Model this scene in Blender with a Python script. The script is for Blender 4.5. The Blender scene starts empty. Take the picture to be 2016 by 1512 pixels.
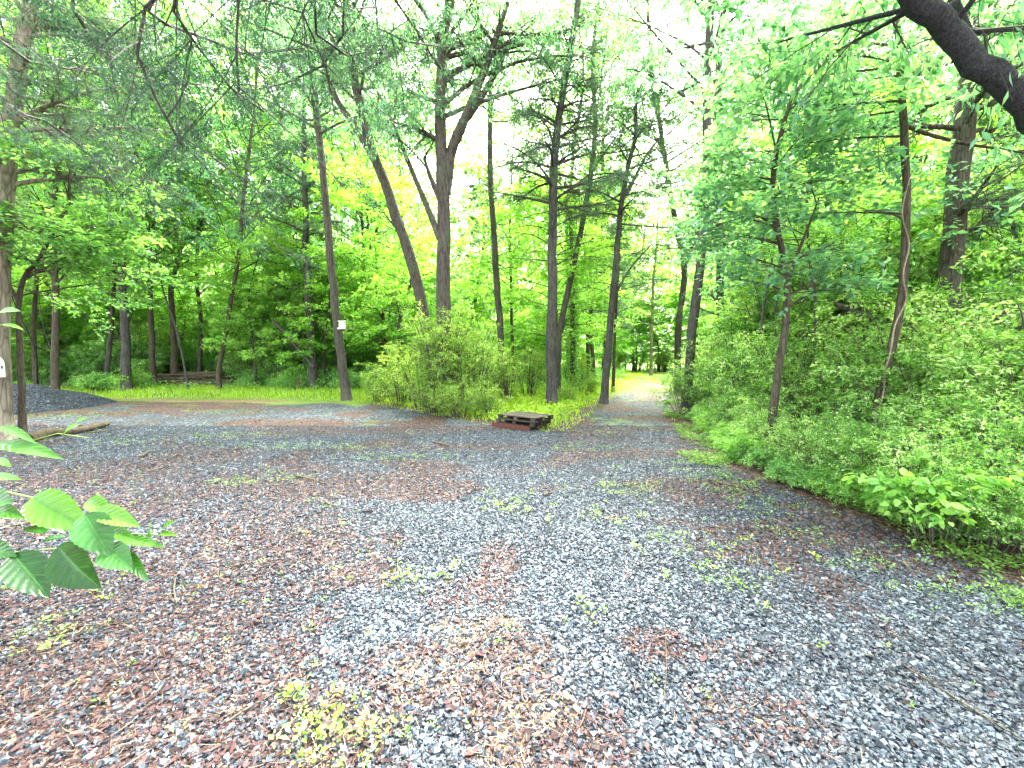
import bpy, math, random
import numpy as np
R = math.radians
sc = bpy.context.scene

# ------------------------------------------------------------------ camera, sky, sun, exposure
CAM_H = 1.6; FPX = 800.0; PITCH = math.atan(51/800)
cam = bpy.data.cameras.new('camera'); co = bpy.data.objects.new('camera', cam)
sc.collection.objects.link(co); sc.camera = co
cam.sensor_width = 36; cam.lens = 36*FPX/2016; cam.clip_start = .05; cam.clip_end = 600
co.location = (0, 0, CAM_H); co.rotation_euler = (math.pi/2-PITCH, 0, 0)

SUN_EL, SUN_AZ = R(58), R(20)          # behind the trees ahead, a little to the right; overcast
world = bpy.data.worlds.new('World'); sc.world = world; world.use_nodes = True
nt = world.node_tree; nt.nodes.clear()
sky = nt.nodes.new('ShaderNodeTexSky'); sky.sky_type = 'NISHITA'; sky.sun_disc = False
sky.sun_elevation = SUN_EL; sky.sun_rotation = SUN_AZ; sky.air_density = 1.0; sky.dust_density = 6.0; sky.ozone_density = .6
hs = nt.nodes.new('ShaderNodeHueSaturation'); hs.inputs['Saturation'].default_value = .22
bg = nt.nodes.new('ShaderNodeBackground'); bg.inputs['Strength'].default_value = .15
wo = nt.nodes.new('ShaderNodeOutputWorld')
nt.links.new(sky.outputs[0], hs.inputs['Color']); nt.links.new(hs.outputs[0], bg.inputs[0]); nt.links.new(bg.outputs[0], wo.inputs[0])
sl = bpy.data.lights.new('sun', 'SUN'); sl.energy = 2.2; sl.angle = R(24); sl.color = (1, .95, .86)
so = bpy.data.objects.new('sun', sl); sc.collection.objects.link(so)
so.rotation_euler = (math.pi/2-SUN_EL, 0, math.pi-SUN_AZ); so.location = (0, 0, 50)
sc.view_settings.view_transform = 'Standard'; sc.view_settings.look = 'None'
sc.view_settings.exposure = 4.02; sc.view_settings.gamma = 1
cy = sc.cycles
cy.max_bounces = 9; cy.diffuse_bounces = 6; cy.glossy_bounces = 2; cy.transmission_bounces = 6; cy.transparent_max_bounces = 4
cy.volume_bounces = 1; cy.volume_step_rate = 10; cy.volume_max_steps = 16
cy.caustics_reflective = False; cy.caustics_refractive = False
cy.sample_clamp_indirect = 8
cy.use_denoising = True; cy.denoiser = "OPENIMAGEDENOISE"; cy.denoising_input_passes = "RGB_ALBEDO_NORMAL"; cy.denoising_prefilter = "ACCURATE"

HAZE = 0
# ------------------------------------------------------------------ helpers
col = sc.collection
def W(px, py, d):
    """world point seen at pixel (px,py) of the photograph, d metres ahead"""
    u = (px-1008)/FPX; v = (756-py)/FPX
    y = math.cos(PITCH)+v*math.sin(PITCH); z = -math.sin(PITCH)+v*math.cos(PITCH)
    s = d/y
    return np.array([u*s, d, CAM_H+z*s])
def G(px, py, z=0.0):
    u = (px-1008)/FPX; v = (756-py)/FPX
    y = math.cos(PITCH)+v*math.sin(PITCH); zz = -math.sin(PITCH)+v*math.cos(PITCH)
    s = (z-CAM_H)/zz
    return np.array([u*s, y*s])
def nrm(a):
    return a/np.maximum(np.linalg.norm(a, axis=-1, keepdims=True), 1e-9)
_tab = np.random.RandomState(5).rand(256, 256)
def vnoise(x, y):
    x = np.asarray(x, float); y = np.asarray(y, float)
    xi = np.floor(x).astype(int); yi = np.floor(y).astype(int); fx = x-xi; fy = y-yi
    fx = fx*fx*(3-2*fx); fy = fy*fy*(3-2*fy)
    a = _tab[xi % 256, yi % 256]; b = _tab[(xi+1) % 256, yi % 256]; c = _tab[xi % 256, (yi+1) % 256]; d = _tab[(xi+1) % 256, (yi+1) % 256]
    return (a*(1-fx)+b*fx)*(1-fy)+(c*(1-fx)+d*fx)*fy
def fbm(x, y, o=4):
    s = 0; a = .5; t = 0
    for i in range(o):
        s = s+a*vnoise(x*2**i+17.3*i, y*2**i+9.1*i); t += a; a *= .5
    return s/t
def sstep(a, b, x):
    t = np.clip((x-a)/(b-a), 0, 1); return t*t*(3-2*t)

def mesh(name, V, Q, mats, parent=None, midx=None, attr=None, smooth=False, loc=None):
    V = np.asarray(V, np.float32).reshape(-1, 3); Q = np.asarray(Q, np.int32).reshape(-1, 4)
    me = bpy.data.meshes.new(name)
    me.vertices.add(len(V)); me.vertices.foreach_set('co', V.ravel())
    me.loops.add(Q.size); me.loops.foreach_set('vertex_index', Q.ravel())
    me.polygons.add(len(Q)); me.polygons.foreach_set('loop_start', np.arange(0, Q.size, 4, dtype=np.int32))
    try: me.polygons.foreach_set('loop_total', np.full(len(Q), 4, np.int32))
    except Exception: pass
    for m in (mats if isinstance(mats, (list, tuple)) else [mats]): me.materials.append(m)
    if midx is not None: me.polygons.foreach_set('material_index', np.asarray(midx, np.int32))
    if attr is not None:
        for k, a in attr.items():
            at = me.attributes.new(k, 'FLOAT', 'FACE' if len(a) == len(Q) else 'POINT'); at.data.foreach_set('value', np.asarray(a, np.float32))
    me.polygons.foreach_set('use_smooth', np.full(len(Q), smooth if isinstance(smooth, bool) else False))
    if not isinstance(smooth, bool): me.polygons.foreach_set('use_smooth', np.asarray(smooth, bool))
    me.update(calc_edges=True)
    o = bpy.data.objects.new(name, me); col.objects.link(o)
    if parent is not None: o.parent = parent
    if loc is not None: o.location = loc
    return o
def tag(o, label=None, cat=None, group=None, kind=None):
    if label: o['label'] = label
    if cat: o['category'] = cat
    if group: o['group'] = group
    if kind: o['kind'] = kind
    return o
def empty(name, loc, label, cat, group=None, rz=0):
    o = bpy.data.objects.new(name, None); col.objects.link(o); o.location = tuple(float(v) for v in loc); o.rotation_euler = (0, 0, rz)
    o.empty_display_size = .3
    return tag(o, label, cat, group)
def dup(root, loc, rz=0, s=1.0, label=None, group=None, sz=None, tilt=(0, 0)):
    r = root.copy(); col.objects.link(r); r.location = tuple(float(v) for v in loc); r.rotation_euler = (tilt[0], tilt[1], rz); r.scale = (s, s, sz or s)
    if label: r['label'] = label
    if group: r['group'] = group
    for ch in list(root.children):
        c = ch.copy(); col.objects.link(c); c.parent = r
        for g in list(ch.children):
            k = g.copy(); col.objects.link(k); k.parent = c
    return r

class Acc:
    """collects quads with material index and v attribute"""
    def __init__(s): s.V = []; s.Q = []; s.M = []; s.A = []; s.S = []; s.n = 0
    def add(s, V, Q, m=0, a=None, smooth=False):
        V = np.asarray(V, float).reshape(-1, 3); Q = np.asarray(Q).reshape(-1, 4)
        s.V.append(V); s.Q.append(Q+s.n); s.n += len(V)
        s.M.append(np.full(len(Q), m)); s.A.append(np.full(len(Q), .5) if a is None else np.asarray(a)*np.ones(len(Q))); s.S.append(np.full(len(Q), smooth))
    def build(s, name, mats, parent=None, off=(0, 0, 0), loc=None):
        V = np.concatenate(s.V)-np.asarray(off, float)
        return mesh(name, V, np.concatenate(s.Q), mats, parent, np.concatenate(s.M), {'v': np.concatenate(s.A)}, np.concatenate(s.S), loc)

def tube(path, rad, sides=8, rng=None, rough=0.0, cap=True):
    P = np.asarray(path, float); n = len(P); rad = np.broadcast_to(np.asarray(rad, float), (n,)).copy()
    T = nrm(np.gradient(P, axis=0)); ref = np.array([1., 0, 0]) if abs(T[0][0]) < .8 else np.array([0, 1., 0])
    A = nrm(ref-T*(T@ref)[:, None]); B = np.cross(T, A)
    th = np.arange(sides)*2*math.pi/sides
    rr = rad[:, None]*np.ones((1, sides))
    if rough and rng is not None: rr = rr*(1+rough*(rng.rand(n, sides)-.5))
    V = P[:, None, :]+rr[..., None]*(A[:, None, :]*np.cos(th)[None, :, None]+B[:, None, :]*np.sin(th)[None, :, None])
    V = V.reshape(-1, 3)
    i = np.arange(n-1)[:, None]*sides; j = np.arange(sides)[None, :]; k = (j+1) % sides
    Q = np.stack([i+j, i+k, i+sides+k, i+sides+j], -1).reshape(-1, 4)
    if cap:
        q = []
        for b in (0, (n-1)*sides):
            for s in range(1, sides-1, 2): q.append([b, b+s, b+s+1, b+min(s+2, sides-1) if s+2 < sides else b+s+1])
        q = [x for x in q if len(set(x)) == 4]
        if q: Q = np.concatenate([Q, np.array(q)])
    return V, Q
def smooth_path(pts, n):
    P = np.asarray(pts, float)
    if len(P) < 3:
        t = np.linspace(0, 1, n)[:, None]; return P[0]*(1-t)+P[-1]*t
    s = np.concatenate([[0], np.cumsum(np.linalg.norm(np.diff(P, axis=0), axis=1))]); s /= s[-1]
    E = np.vstack([2*P[0]-P[1], P, 2*P[-1]-P[-2]])
    out = []
    for t in np.linspace(0, 1, n):
        k = min(max(np.searchsorted(s, t, 'right')-1, 0), len(P)-2)
        u = (t-s[k])/max(s[k+1]-s[k], 1e-9)
        a, b, c, d = E[k], E[k+1], E[k+2], E[k+3]
        out.append(.5*((2*b)+(-a+c)*u+(2*a-5*b+4*c-d)*u*u+(-a+3*b-3*c+d)*u**3))
    return np.array(out)

# beziers as arrays: dict P0,P1,P2 (n,3), r (n,), L (n,)
def bz(b, i, t):
    t = t[:, None]; return b['P0'][i]*(1-t)**2+b['P1'][i]*2*t*(1-t)+b['P2'][i]*t*t
def bt(b, i, t):
    t = t[:, None]; return nrm((b['P1'][i]-b['P0'][i])*2*(1-t)+(b['P2'][i]-b['P1'][i])*2*t)
def mkb(P0, P1, P2, r):
    return dict(P0=P0, P1=P1, P2=P2, r=np.broadcast_to(r, (len(P0),)).copy(), L=np.linalg.norm(P2-P0, axis=1), c=np.zeros(len(P0)))
def tubes(b, segs, sides, taper=.25):
    n = len(b['P0']); t = np.linspace(0, 1, segs+1)
    P = np.stack([bz(b, slice(None), np.full(n, x)) for x in t], 1)
    T = np.stack([bt(b, slice(None), np.full(n, x)) for x in t], 1)
    ref = np.where(np.abs(T[..., 2:3]) < .8, np.array([0, 0, 1.]), np.array([1., 0, 0]))
    A = nrm(np.cross(T, ref)); B = np.cross(T, A)
    th = np.arange(sides)*2*math.pi/sides
    rad = b['r'][:, None]*(1-(1-taper)*t)[None, :]
    V = P[:, :, None, :]+rad[:, :, None, None]*(A[:, :, None, :]*np.cos(th)[:, None]+B[:, :, None, :]*np.sin(th)[:, None])
    base = (np.arange(n)*(segs+1)*sides)[:, None, None]; i = (np.arange(segs)*sides)[None, :, None]; j = np.arange(sides)[None, None, :]; k = (j+1) % sides
    Q = np.stack([base+i+j, base+i+k, base+i+sides+k, base+i+sides+j], -1).reshape(-1, 4)
    return V.reshape(-1, 3), Q
def sub(rng, b, per, L, ang=.9, t0=.15, flat=.4, up=0., droop=.0, rfac=.5, rmin=.003, keep=None):
    n = len(b['P0']); i = np.repeat(np.arange(n), per)
    if keep is not None: i = i[rng.rand(len(i)) < keep]
    m = len(i); t = t0+(1-t0)*((np.arange(m) % per)+rng.rand(m))/per; t = np.clip(t, 0, 1)
    P0 = bz(b, i, t); T = bt(b, i, t)
    s = rng.randn(m, 3); s[:, 2] *= flat; s = nrm(s-T*np.sum(s*T, 1, keepdims=True)); s[:, 2] *= flat+.3; s = nrm(s)
    a = ang*(.7+.6*rng.rand(m))[:, None]
    d = nrm(T*np.cos(a)+s*np.sin(a)+np.array([0, 0, up]))
    l = (L*(.55+.8*rng.rand(m))*(1.1-.5*t))[:, None]
    P1 = P0+d*l*.5+rng.randn(m, 3)*l*.05; P2 = P0+d*l+np.array([0, 0, -1.])*l*droop+rng.randn(m, 3)*l*.08
    r = mkb(P0, P1, P2, np.maximum(b['r'][i]*rfac*(1-.6*t), rmin)); r['c'] = np.clip(b['c'][i]+.35*rng.randn(m), -1, 1)
    return r
def leaves(rng, b, per, size, w=.5, droop=.3, nj=.45, spread=.02, t0=.1, fold=False, curl=.0):
    n = len(b['P0']); i = np.repeat(np.arange(n), per); m = len(i)
    t = t0+(1.02-t0)*rng.rand(m)
    P = bz(b, i, t)+rng.randn(m, 3)*spread; T = bt(b, i, t)
    s = rng.randn(m, 3); s[:, 2] *= .35; s = nrm(s)
    ax = nrm(T*.6+s*.9+np.array([0, 0, -droop])+rng.randn(m, 3)*.12)
    N = nrm(np.array([0, 0, 1.])+rng.randn(m, 3)*nj); sd = nrm(np.cross(N, ax)); N = np.cross(ax, sd)
    l = (size*(.6+.75*rng.rand(m)))[:, None]; h = l*w*.5
    a = P; c = P+ax*l+N*(-curl*l); m1 = P+ax*l*.45
    L_ = m1+sd*h+N*h*.35; R_ = m1-sd*h+N*h*.35
    v = np.clip(.5+.28*b['c'][i]+.22*rng.randn(m), 0, 1)
    if not fold:
        V = np.stack([a, R_, c, L_], 1).reshape(-1, 3); Q = np.arange(m*4).reshape(-1, 4)
        return V, Q, v
    # folded leaf of four quads with a shoulder, used near the camera
    q1 = P+ax*l*.2; q2 = P+ax*l*.72-N*curl*l*.4
    A1 = q1+sd*h*.75+N*h*.25; B1 = q1-sd*h*.75+N*h*.25
    A2 = q2+sd*h*.72+N*h*.2; B2 = q2-sd*h*.72+N*h*.2
    V = np.stack([a, A1, L_, m1, B1, R_, A2, c, B2, q2], 1).reshape(-1, 3)
    k = np.array([[0, 3, 2, 1], [0, 4, 5, 3], [3, 9, 6, 2], [3, 5, 8, 9]])
    k2 = np.array([[9, 7, 6, 9]])
    Q = (np.arange(m)[:, None, None]*10+np.array([[0, 3, 2, 1], [0, 4, 5, 3], [2, 3, 7, 6], [3, 5, 8, 7]])[None]).reshape(-1, 4)
    return V, Q, np.repeat(v, 4)

# ------------------------------------------------------------------ materials
def newmat(name):
    m = bpy.data.materials.new(name); m.use_nodes = True; n = m.node_tree; n.nodes.clear()
    o = n.nodes.new('ShaderNodeOutputMaterial'); return m, n, o
def N_(n, t, **k):
    x = n.nodes.new(t)
    for a, b in k.items(): setattr(x, a, b)
    return x
def mixc(n, f, a, b, bt_='MIX'):
    x = n.nodes.new('ShaderNodeMix'); x.data_type = 'RGBA'; x.blend_type = bt_
    for s, v in ((0, f), (6, a), (7, b)):
        if hasattr(v, 'links'): n.links.new(v, x.inputs[s])
        else: x.inputs[s].default_value = v if s == 0 else (*v, 1)
    return x.outputs[2]
def ramp(n, f, stops):
    x = n.nodes.new('ShaderNodeValToRGB'); e = x.color_ramp.elements
    while len(e) < len(stops): e.new(.5)
    for el, (p, c) in zip(e, stops): el.position = p; el.color = (*c, 1) if not isinstance(c, (int, float)) else (c, c, c, 1)
    n.links.new(f, x.inputs[0]); return x.outputs[0]
def leafmat(name, c1, c2, c3, trans=.52, rough=.38, spec=.5, veins=False):
    """c1..c3 leaf colours from dark to fresh, v varies leaf to leaf"""
    m, n, o = newmat(name)
    at = N_(n, 'ShaderNodeAttribute', attribute_name='v'); oi = N_(n, 'ShaderNodeObjectInfo')
    ad = N_(n, 'ShaderNodeMath', operation='MULTIPLY_ADD'); n.links.new(oi.outputs['Random'], ad.inputs[0]); ad.inputs[1].default_value = .3; ad.inputs[2].default_value = -.15
    a2 = N_(n, 'ShaderNodeMath', operation='ADD', use_clamp=True); n.links.new(ad.outputs[0], a2.inputs[0]); n.links.new(at.outputs['Fac'], a2.inputs[1])
    c = ramp(n, a2.outputs[0], [(0., c1), (.5, c2), (1., c3)])
    p = N_(n, 'ShaderNodeBsdfPrincipled'); p.inputs['Roughness'].default_value = rough; p.inputs['Specular IOR Level'].default_value = spec
    tr = N_(n, 'ShaderNodeBsdfTranslucent')
    if veins:
        tc = N_(n, 'ShaderNodeTexCoord'); ns = N_(n, 'ShaderNodeTexNoise'); ns.inputs['Scale'].default_value = 60
        n.links.new(tc.outputs['Object'], ns.inputs['Vector']); av = N_(n, 'ShaderNodeAttribute', attribute_name='vein'); c = mixc(n, av.outputs['Fac'], c, (.07, .20, .04)); c = mixc(n, .35, c, mixc(n, ns.outputs[0], tuple(x*.4 for x in c2), tuple(min(1, x*1.7) for x in c2)))
        bp = N_(n, 'ShaderNodeBump'); bp.inputs['Strength'].default_value = .4; bp.inputs['Distance'].default_value = .002; hm = N_(n, 'ShaderNodeMath', operation='SUBTRACT'); n.links.new(ns.outputs[0], hm.inputs[0]); n.links.new(av.outputs['Fac'], hm.inputs[1])
        n.links.new(hm.outputs[0], bp.inputs['Height']); n.links.new(bp.outputs[0], p.inputs['Normal'])
    n.links.new(c, p.inputs['Base Color'])
    t = mixc(n, 1., c, (1.6, 1.55, .6), 'MULTIPLY'); n.links.new(t, tr.inputs[0])
    mx = N_(n, 'ShaderNodeMixShader'); mx.inputs[0].default_value = trans
    n.links.new(p.outputs[0], mx.inputs[1]); n.links.new(tr.outputs[0], mx.inputs[2]); n.links.new(mx.outputs[0], o.inputs[0])
    return m
def barkmat(name, c1, c2, c3=None, sc_=14, bump=.6, moss=None, zs=.16):
    m, n, o = newmat(name)
    tc = N_(n, 'ShaderNodeTexCoord'); mp = N_(n, 'ShaderNodeMapping'); mp.inputs['Scale'].default_value = (1, 1, zs)
    n.links.new(tc.outputs['Object'], mp.inputs[0])
    n1 = N_(n, 'ShaderNodeTexNoise'); n1.inputs['Scale'].default_value = sc_; n1.inputs['Detail'].default_value = 6; n1.inputs['Roughness'].default_value = .7
    n.links.new(mp.outputs[0], n1.inputs['Vector'])
    v1 = N_(n, 'ShaderNodeTexVoronoi', feature='DISTANCE_TO_EDGE'); v1.inputs['Scale'].default_value = sc_*1.6
    n.links.new(mp.outputs[0], v1.inputs['Vector'])
    n2 = N_(n, 'ShaderNodeTexNoise'); n2.inputs['Scale'].default_value = 1.7; n2.inputs['Detail'].default_value = 3; n.links.new(tc.outputs['Object'], n2.inputs['Vector'])
    f = ramp(n, n1.outputs[0], [(.3, 0.), (.7, 1.)])
    c = mixc(n, f, c1, c2)
    if c3: c = mixc(n, ramp(n, n2.outputs[0], [(.5, 0.), (.68, .85)]), c, c3)
    cr = ramp(n, v1.outputs['Distance'], [(0., .35), (.12, 1.)]); c = mixc(n, .7, c, cr, 'MULTIPLY')
    p = N_(n, 'ShaderNodeBsdfPrincipled'); p.inputs['Roughness'].default_value = .9; p.inputs['Specular IOR Level'].default_value = .15
    n.links.new(c, p.inputs['Base Color'])
    h = mixc(n, .5, cr, f); bp = N_(n, 'ShaderNodeBump'); bp.inputs['Strength'].default_value = bump; bp.inputs['Distance'].default_value = .03
    n.links.new(h, bp.inputs['Height']); n.links.new(bp.outputs[0], p.inputs['Normal']); n.links.new(p.outputs[0], o.inputs[0])
    return m
def vmat(name, stops, rough=.6, spec=.3, noise=0, trans=0.):
    m, n, o = newmat(name)
    at = N_(n, 'ShaderNodeAttribute', attribute_name='v'); c = ramp(n, at.outputs['Fac'], stops)
    if noise:
        tc = N_(n, 'ShaderNodeTexCoord'); ns = N_(n, 'ShaderNodeTexNoise'); ns.inputs['Scale'].default_value = noise; ns.inputs['Detail'].default_value = 5
        n.links.new(tc.outputs['Object'], ns.inputs['Vector']); c = mixc(n, .8, c, ramp(n, ns.outputs[0], [(.3, .45), (.7, 1.15)]), 'MULTIPLY')
    p = N_(n, 'ShaderNodeBsdfPrincipled'); p.inputs['Roughness'].default_value = rough; p.inputs['Specular IOR Level'].default_value = spec
    n.links.new(c, p.inputs['Base Color'])
    if trans:
        tr = N_(n, 'ShaderNodeBsdfTranslucent'); n.links.new(c, tr.inputs[0]); mx = N_(n, 'ShaderNodeMixShader'); mx.inputs[0].default_value = trans
        n.links.new(p.outputs[0], mx.inputs[1]); n.links.new(tr.outputs[0], mx.inputs[2]); n.links.new(mx.outputs[0], o.inputs[0])
    else: n.links.new(p.outputs[0], o.inputs[0])
    return m

L_teal = leafmat('veil_tinted_leaf', (.045, .14, .11), (.13, .33, .245), (.32, .54, .37))  # the teal veil over the upper crowns is tinted into these leaf colours
L_green = leafmat('green_leaf', (.065, .20, .065), (.20, .43, .15), (.44, .66, .26))
L_fresh = leafmat('fresh_leaf', (.08, .25, .06), (.25, .50, .12), (.48, .68, .22))
L_bush = leafmat('bush_leaf', (.07, .17, .03), (.20, .38, .07), (.48, .60, .18))
L_priv = leafmat('hedge_leaf', (.04, .15, .03), (.18, .40, .08), (.62, .74, .45), spec=.6, rough=.35)
L_cedar = leafmat('cedar_needle', (.03, .075, .06), (.065, .14, .105), (.14, .24, .16), trans=.35, spec=.2, rough=.6)  # cedar's own blue-green, with the teal veil overhead tinted in
L_over = leafmat('backlit_cedar_needle', (.015, .045, .04), (.03, .085, .07), (.07, .15, .10), trans=.3, spec=.12, rough=.6)  # darker copy of the cedar needles, their backlit shade put into the colour
L_near = leafmat('near_leaf', (.004, .028, .005), (.02, .105, .014), (.11, .26, .02), trans=.3, spec=.4, rough=.25, veins=True)
B_oak = barkmat('oak_bark', (.04, .034, .032), (.14, .12, .105), (.09, .10, .07), bump=1.)
B_dark = barkmat('dark_bark', (.035, .032, .036), (.12, .107, .105), (.10, .11, .085))
B_brown = barkmat('brown_bark', (.04, .032, .026), (.13, .105, .085), (.09, .09, .055))
B_pale = barkmat('pale_bark', (.12, .10, .08), (.36, .31, .25), (.10, .11, .07), sc_=7)
B_limb = barkmat('limb_bark', (.022, .024, .034), (.085, .085, .10), sc_=30, bump=.7, zs=.7)
B_twig = vmat('twig_bark', [(0, (.05, .042, .04)), (1, (.11, .095, .08))], rough=.85)

# ------------------------------------------------------------------ lay of the land
def centre_path(y):     # x of the gravel road's middle
    return np.interp(y, [0, 5, 9, 13, 18, 23, 30, 40, 60], [-.5, .2, 1.9, 3.5, 5.7, 8.3, 11.2, 15.2, 23])
R_edge = ([0, 2.7, 4.3, 5.4, 6.6, 7.3, 9, 12.2, 15, 23, 40], [3.6, 3.55, 3.3, 3.1, 3.1, 3.5, 4.0, 4.9, 6.0, 10.2, 18])
L_edge = ([0, 8.5, 9.5, 11.6, 14.2, 16, 17, 17.5], [-60, -60, -60, -60, -60, -60, -60, -60])
def right_edge(y): return np.interp(y, *R_edge)
def lot_left(x, y):      # signed: >0 inside the gravel lot (its far edge runs left-back), path handled separately
    far = np.interp(x, [-40, -17, -9.5, -6.4, -4.6, -2.3, -.4, .8, 3, 6], [17, 16.2, 15.9, 15.4, 14.0, 11.6, 9.6, 8.8, 8.0, 8.0])
    return far-y
def road_left(y): return np.interp(y, [0, 8.0, 8.7, 11, 14.2, 19.7, 25.6, 40], [-9, -2, .9, 1.9, 3.0, 5.2, 7.2, 13])
def inroad(x, y):
    a = np.minimum(lot_left(x, y), 50); b = np.minimum(x-road_left(y), 50)
    ins = np.maximum(a, np.where(y > 8, b, -9)); return np.minimum(ins, right_edge(y)-x)
def gh(x, y):
    x = np.asarray(x, float); y = np.asarray(y, float)
    h = .07*(fbm(x*.35+3, y*.35, 3)-.5)+.03*(fbm(x*1.3, y*1.3+5, 2)-.5)
    dr = x-(right_edge(y)+.5); h = h+.18*sstep(0, 2.2, dr)
    out = -inroad(x, y); h = h+.10*sstep(.3, 2.5, out)*(x < right_edge(y))
    h = h+.4*(fbm(x*.09, y*.09+2, 2)-.5)*sstep(14, 40, np.hypot(x, y))
    return h
def gz(x, y): return float(gh(x, y))

PATCH = []   # world ellipses (x, y, rx, ry, kind)
def patch(px, py, wx, wy, kind, s=1.):
    g = G(px, py); PATCH.append((g[0], g[1], wx, wy, kind, s))
for p in [(120, 1000, .9, .6, 'L'), (300, 1250, .8, .6, 'L', .9), (100, 1400, .7, .55, 'L'), (450, 1380, .25, .3, 'L', .6), (980, 1300, .3, .45, 'L', .8), (1080, 1450, .32, .25, 'L', .8),
          (820, 1300, .4, .2, 'L', .7), (980, 1120, .16, .5, 'L', .8), (700, 850, 2.2, .35, 'L', .8), (930, 880, 1.6, .25, 'L', .8), (600, 835, 1.4, .8, 'L', .8), (850, 845, 2.0, .5, 'L', .9),
          (1130, 830, .6, 1., 'L', .6), (1390, 850, .5, 2.6, 'L', .9), (1290, 1270, .2, .12, 'L', .9), (1350, 1000, .5, .6, 'L', .4), (1500, 1420, .3, .2, 'L', .5), (1700, 1030, .35, .35, 'L', .8),
          (1850, 1120, .35, .25, 'L', .8), (650, 1480, .3, .2, 'L', .8), (1420, 1290, .4, .1, 'L', .4), (200, 930, 1.4, 1.0, 'L', .8), (480, 1010, 1.0, .5, 'L', .5), (1180, 870, .9, .4, 'L', .5),
          (380, 900, 1.2, .8, 'L', .7), (1390, 860, .3, 1., 'L', .5),
          (1000, 995, .3, .3, 'W', 1), (820, 1140, .22, .14, 'W', 1.2), (1190, 1015, .3, .2, 'W', .7), (1250, 960, .35, .35, 'W', 1.1), (1340, 1070, .35, .25, 'W', .8), (1430, 1140, .28, .18, 'W', .9),
          (600, 1420, .09, .07, 'W', 1.3), (700, 1440, .12, .09, 'W', 1.2), (580, 1375, .06, .06, 'W', 1.2), (640, 1500, .12, .06, 'W', 1.2), (470, 860, 1., .35, 'W', .8), (620, 880, 1.8, .3, 'W', .9), (450, 812, 1.6, .5, 'W', .9), (800, 900, 1., .3, 'W', .8),
          (500, 945, .6, .35, 'W', 1), (1150, 885, .7, .25, 'W', .8), (1130, 1215, .08, .07, 'W', 1), (110, 820, 1.6, .5, 'W', .9), (200, 815, 1.2, .4, 'W', .8), (280, 870, 1., .5, 'W', .4), (1590, 1060, .25, .2, 'W', .9),
          (1700, 1110, .3, .15, 'W', 1.1), (1850, 1165, .4, .12, 'W', 1.3), (1980, 1200, .3, .15, 'W', 1.3), (1420, 960, .35, .4, 'W', 1.2), (1500, 1000, .35, .25, 'W', 1), (100, 1140, .3, .2, 'W', .6),
          (70, 1260, .2, .15, 'W', .6), (1540, 1040, .3, .2, 'W', .6), (1100, 960, .2, .2, 'W', .6), (1360, 920, .5, .4, 'W', .9),
          (60, 1020, .55, .25, 'S', 1.2), (930, 1230, .35, .18, 'S', .9), (850, 1310, .28, .14, 'S', 1), (1060, 1400, .2, .12, 'S', 1), (1060, 1300, .3, .2, 'S', .6), (220, 785, 3, .6, 'S', .8), (440, 790, 3, .7, 'S', .9), (1480, 1400, .14, .05, 'S', 1), (960, 1480, .25, .1, 'S', .8)]:
    patch(p[0], p[1], p[2], p[3], p[4], p[5] if len(p) > 5 else 1.)
def field(x, y, kind):
    x = np.asarray(x, float); y = np.asarray(y, float); wob = .5*(fbm(x*2.1+7, y*2.1, 3)-.5)
    f = np.zeros(np.broadcast(x, y).shape)
    for (a, b, rx, ry, k, s) in PATCH:
        if k == kind:
            if kind == 'S': s = s*.7
            q = ((x-a)/rx)**2+((y-b)/ry)**2
            f = np.maximum(f, s*np.clip(1.25-q*.8+wob*1.8, 0, 1)*(q < 4))
    return f
def litter(x, y):
    f = field(x, y, 'L')
    left = sstep(-.1, -2.2, x+.35*(y-1.5)*.4)*(1-sstep(4.5, 8, y))          # the leafy left foreground
    f = np.maximum(f, .66*left*sstep(.34, .66, fbm(x*1.4, y*1.4, 3)+.18*left))
    f = np.maximum(f, .8*sstep(.48, .64, fbm(x*.9+11, y*1.2+4, 4)))
    f = np.maximum(f, .75*sstep(10, 12, y)*sstep(-6.5, -8.5, x)*(fbm(x*.8, y*.8+3, 3) > .42))
    f = np.maximum(f, sstep(.25, -.35, inroad(x, y)))
    return np.clip(f, 0, 1)
def moss(x, y):
    # yellow-green clearing at the end of the road, grass verge on the left
    a = sstep(17.5, 25, y)*(x > 2)*(.62+.9*(fbm(x*.5, y*.3, 3)-.35))
    b = sstep(.2, -.8, lot_left(x, y))*(x < -5)*.9
    c = np.maximum(field(x, y, 'W')*.30*sstep(5, 9, y)*sstep(.38, .62, fbm(x*3.1, y*3.1, 3)), .8*sstep(1.9, .7, lot_left(x, y)+1.2*(fbm(x*.5, y*.5+70, 3)-.5))*(x < -5))
    d = sstep(.5, .65, fbm(x*.8+31, y*.8+8, 3))*.4*sstep(6, 9, y)*sstep(.35, .65, fbm(x*3.7, y*3.7+9, 3))*(inroad(x, y) > 0)
    return np.clip(np.maximum(np.maximum(a, b), np.maximum(c, d)), 0, 1)

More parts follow.
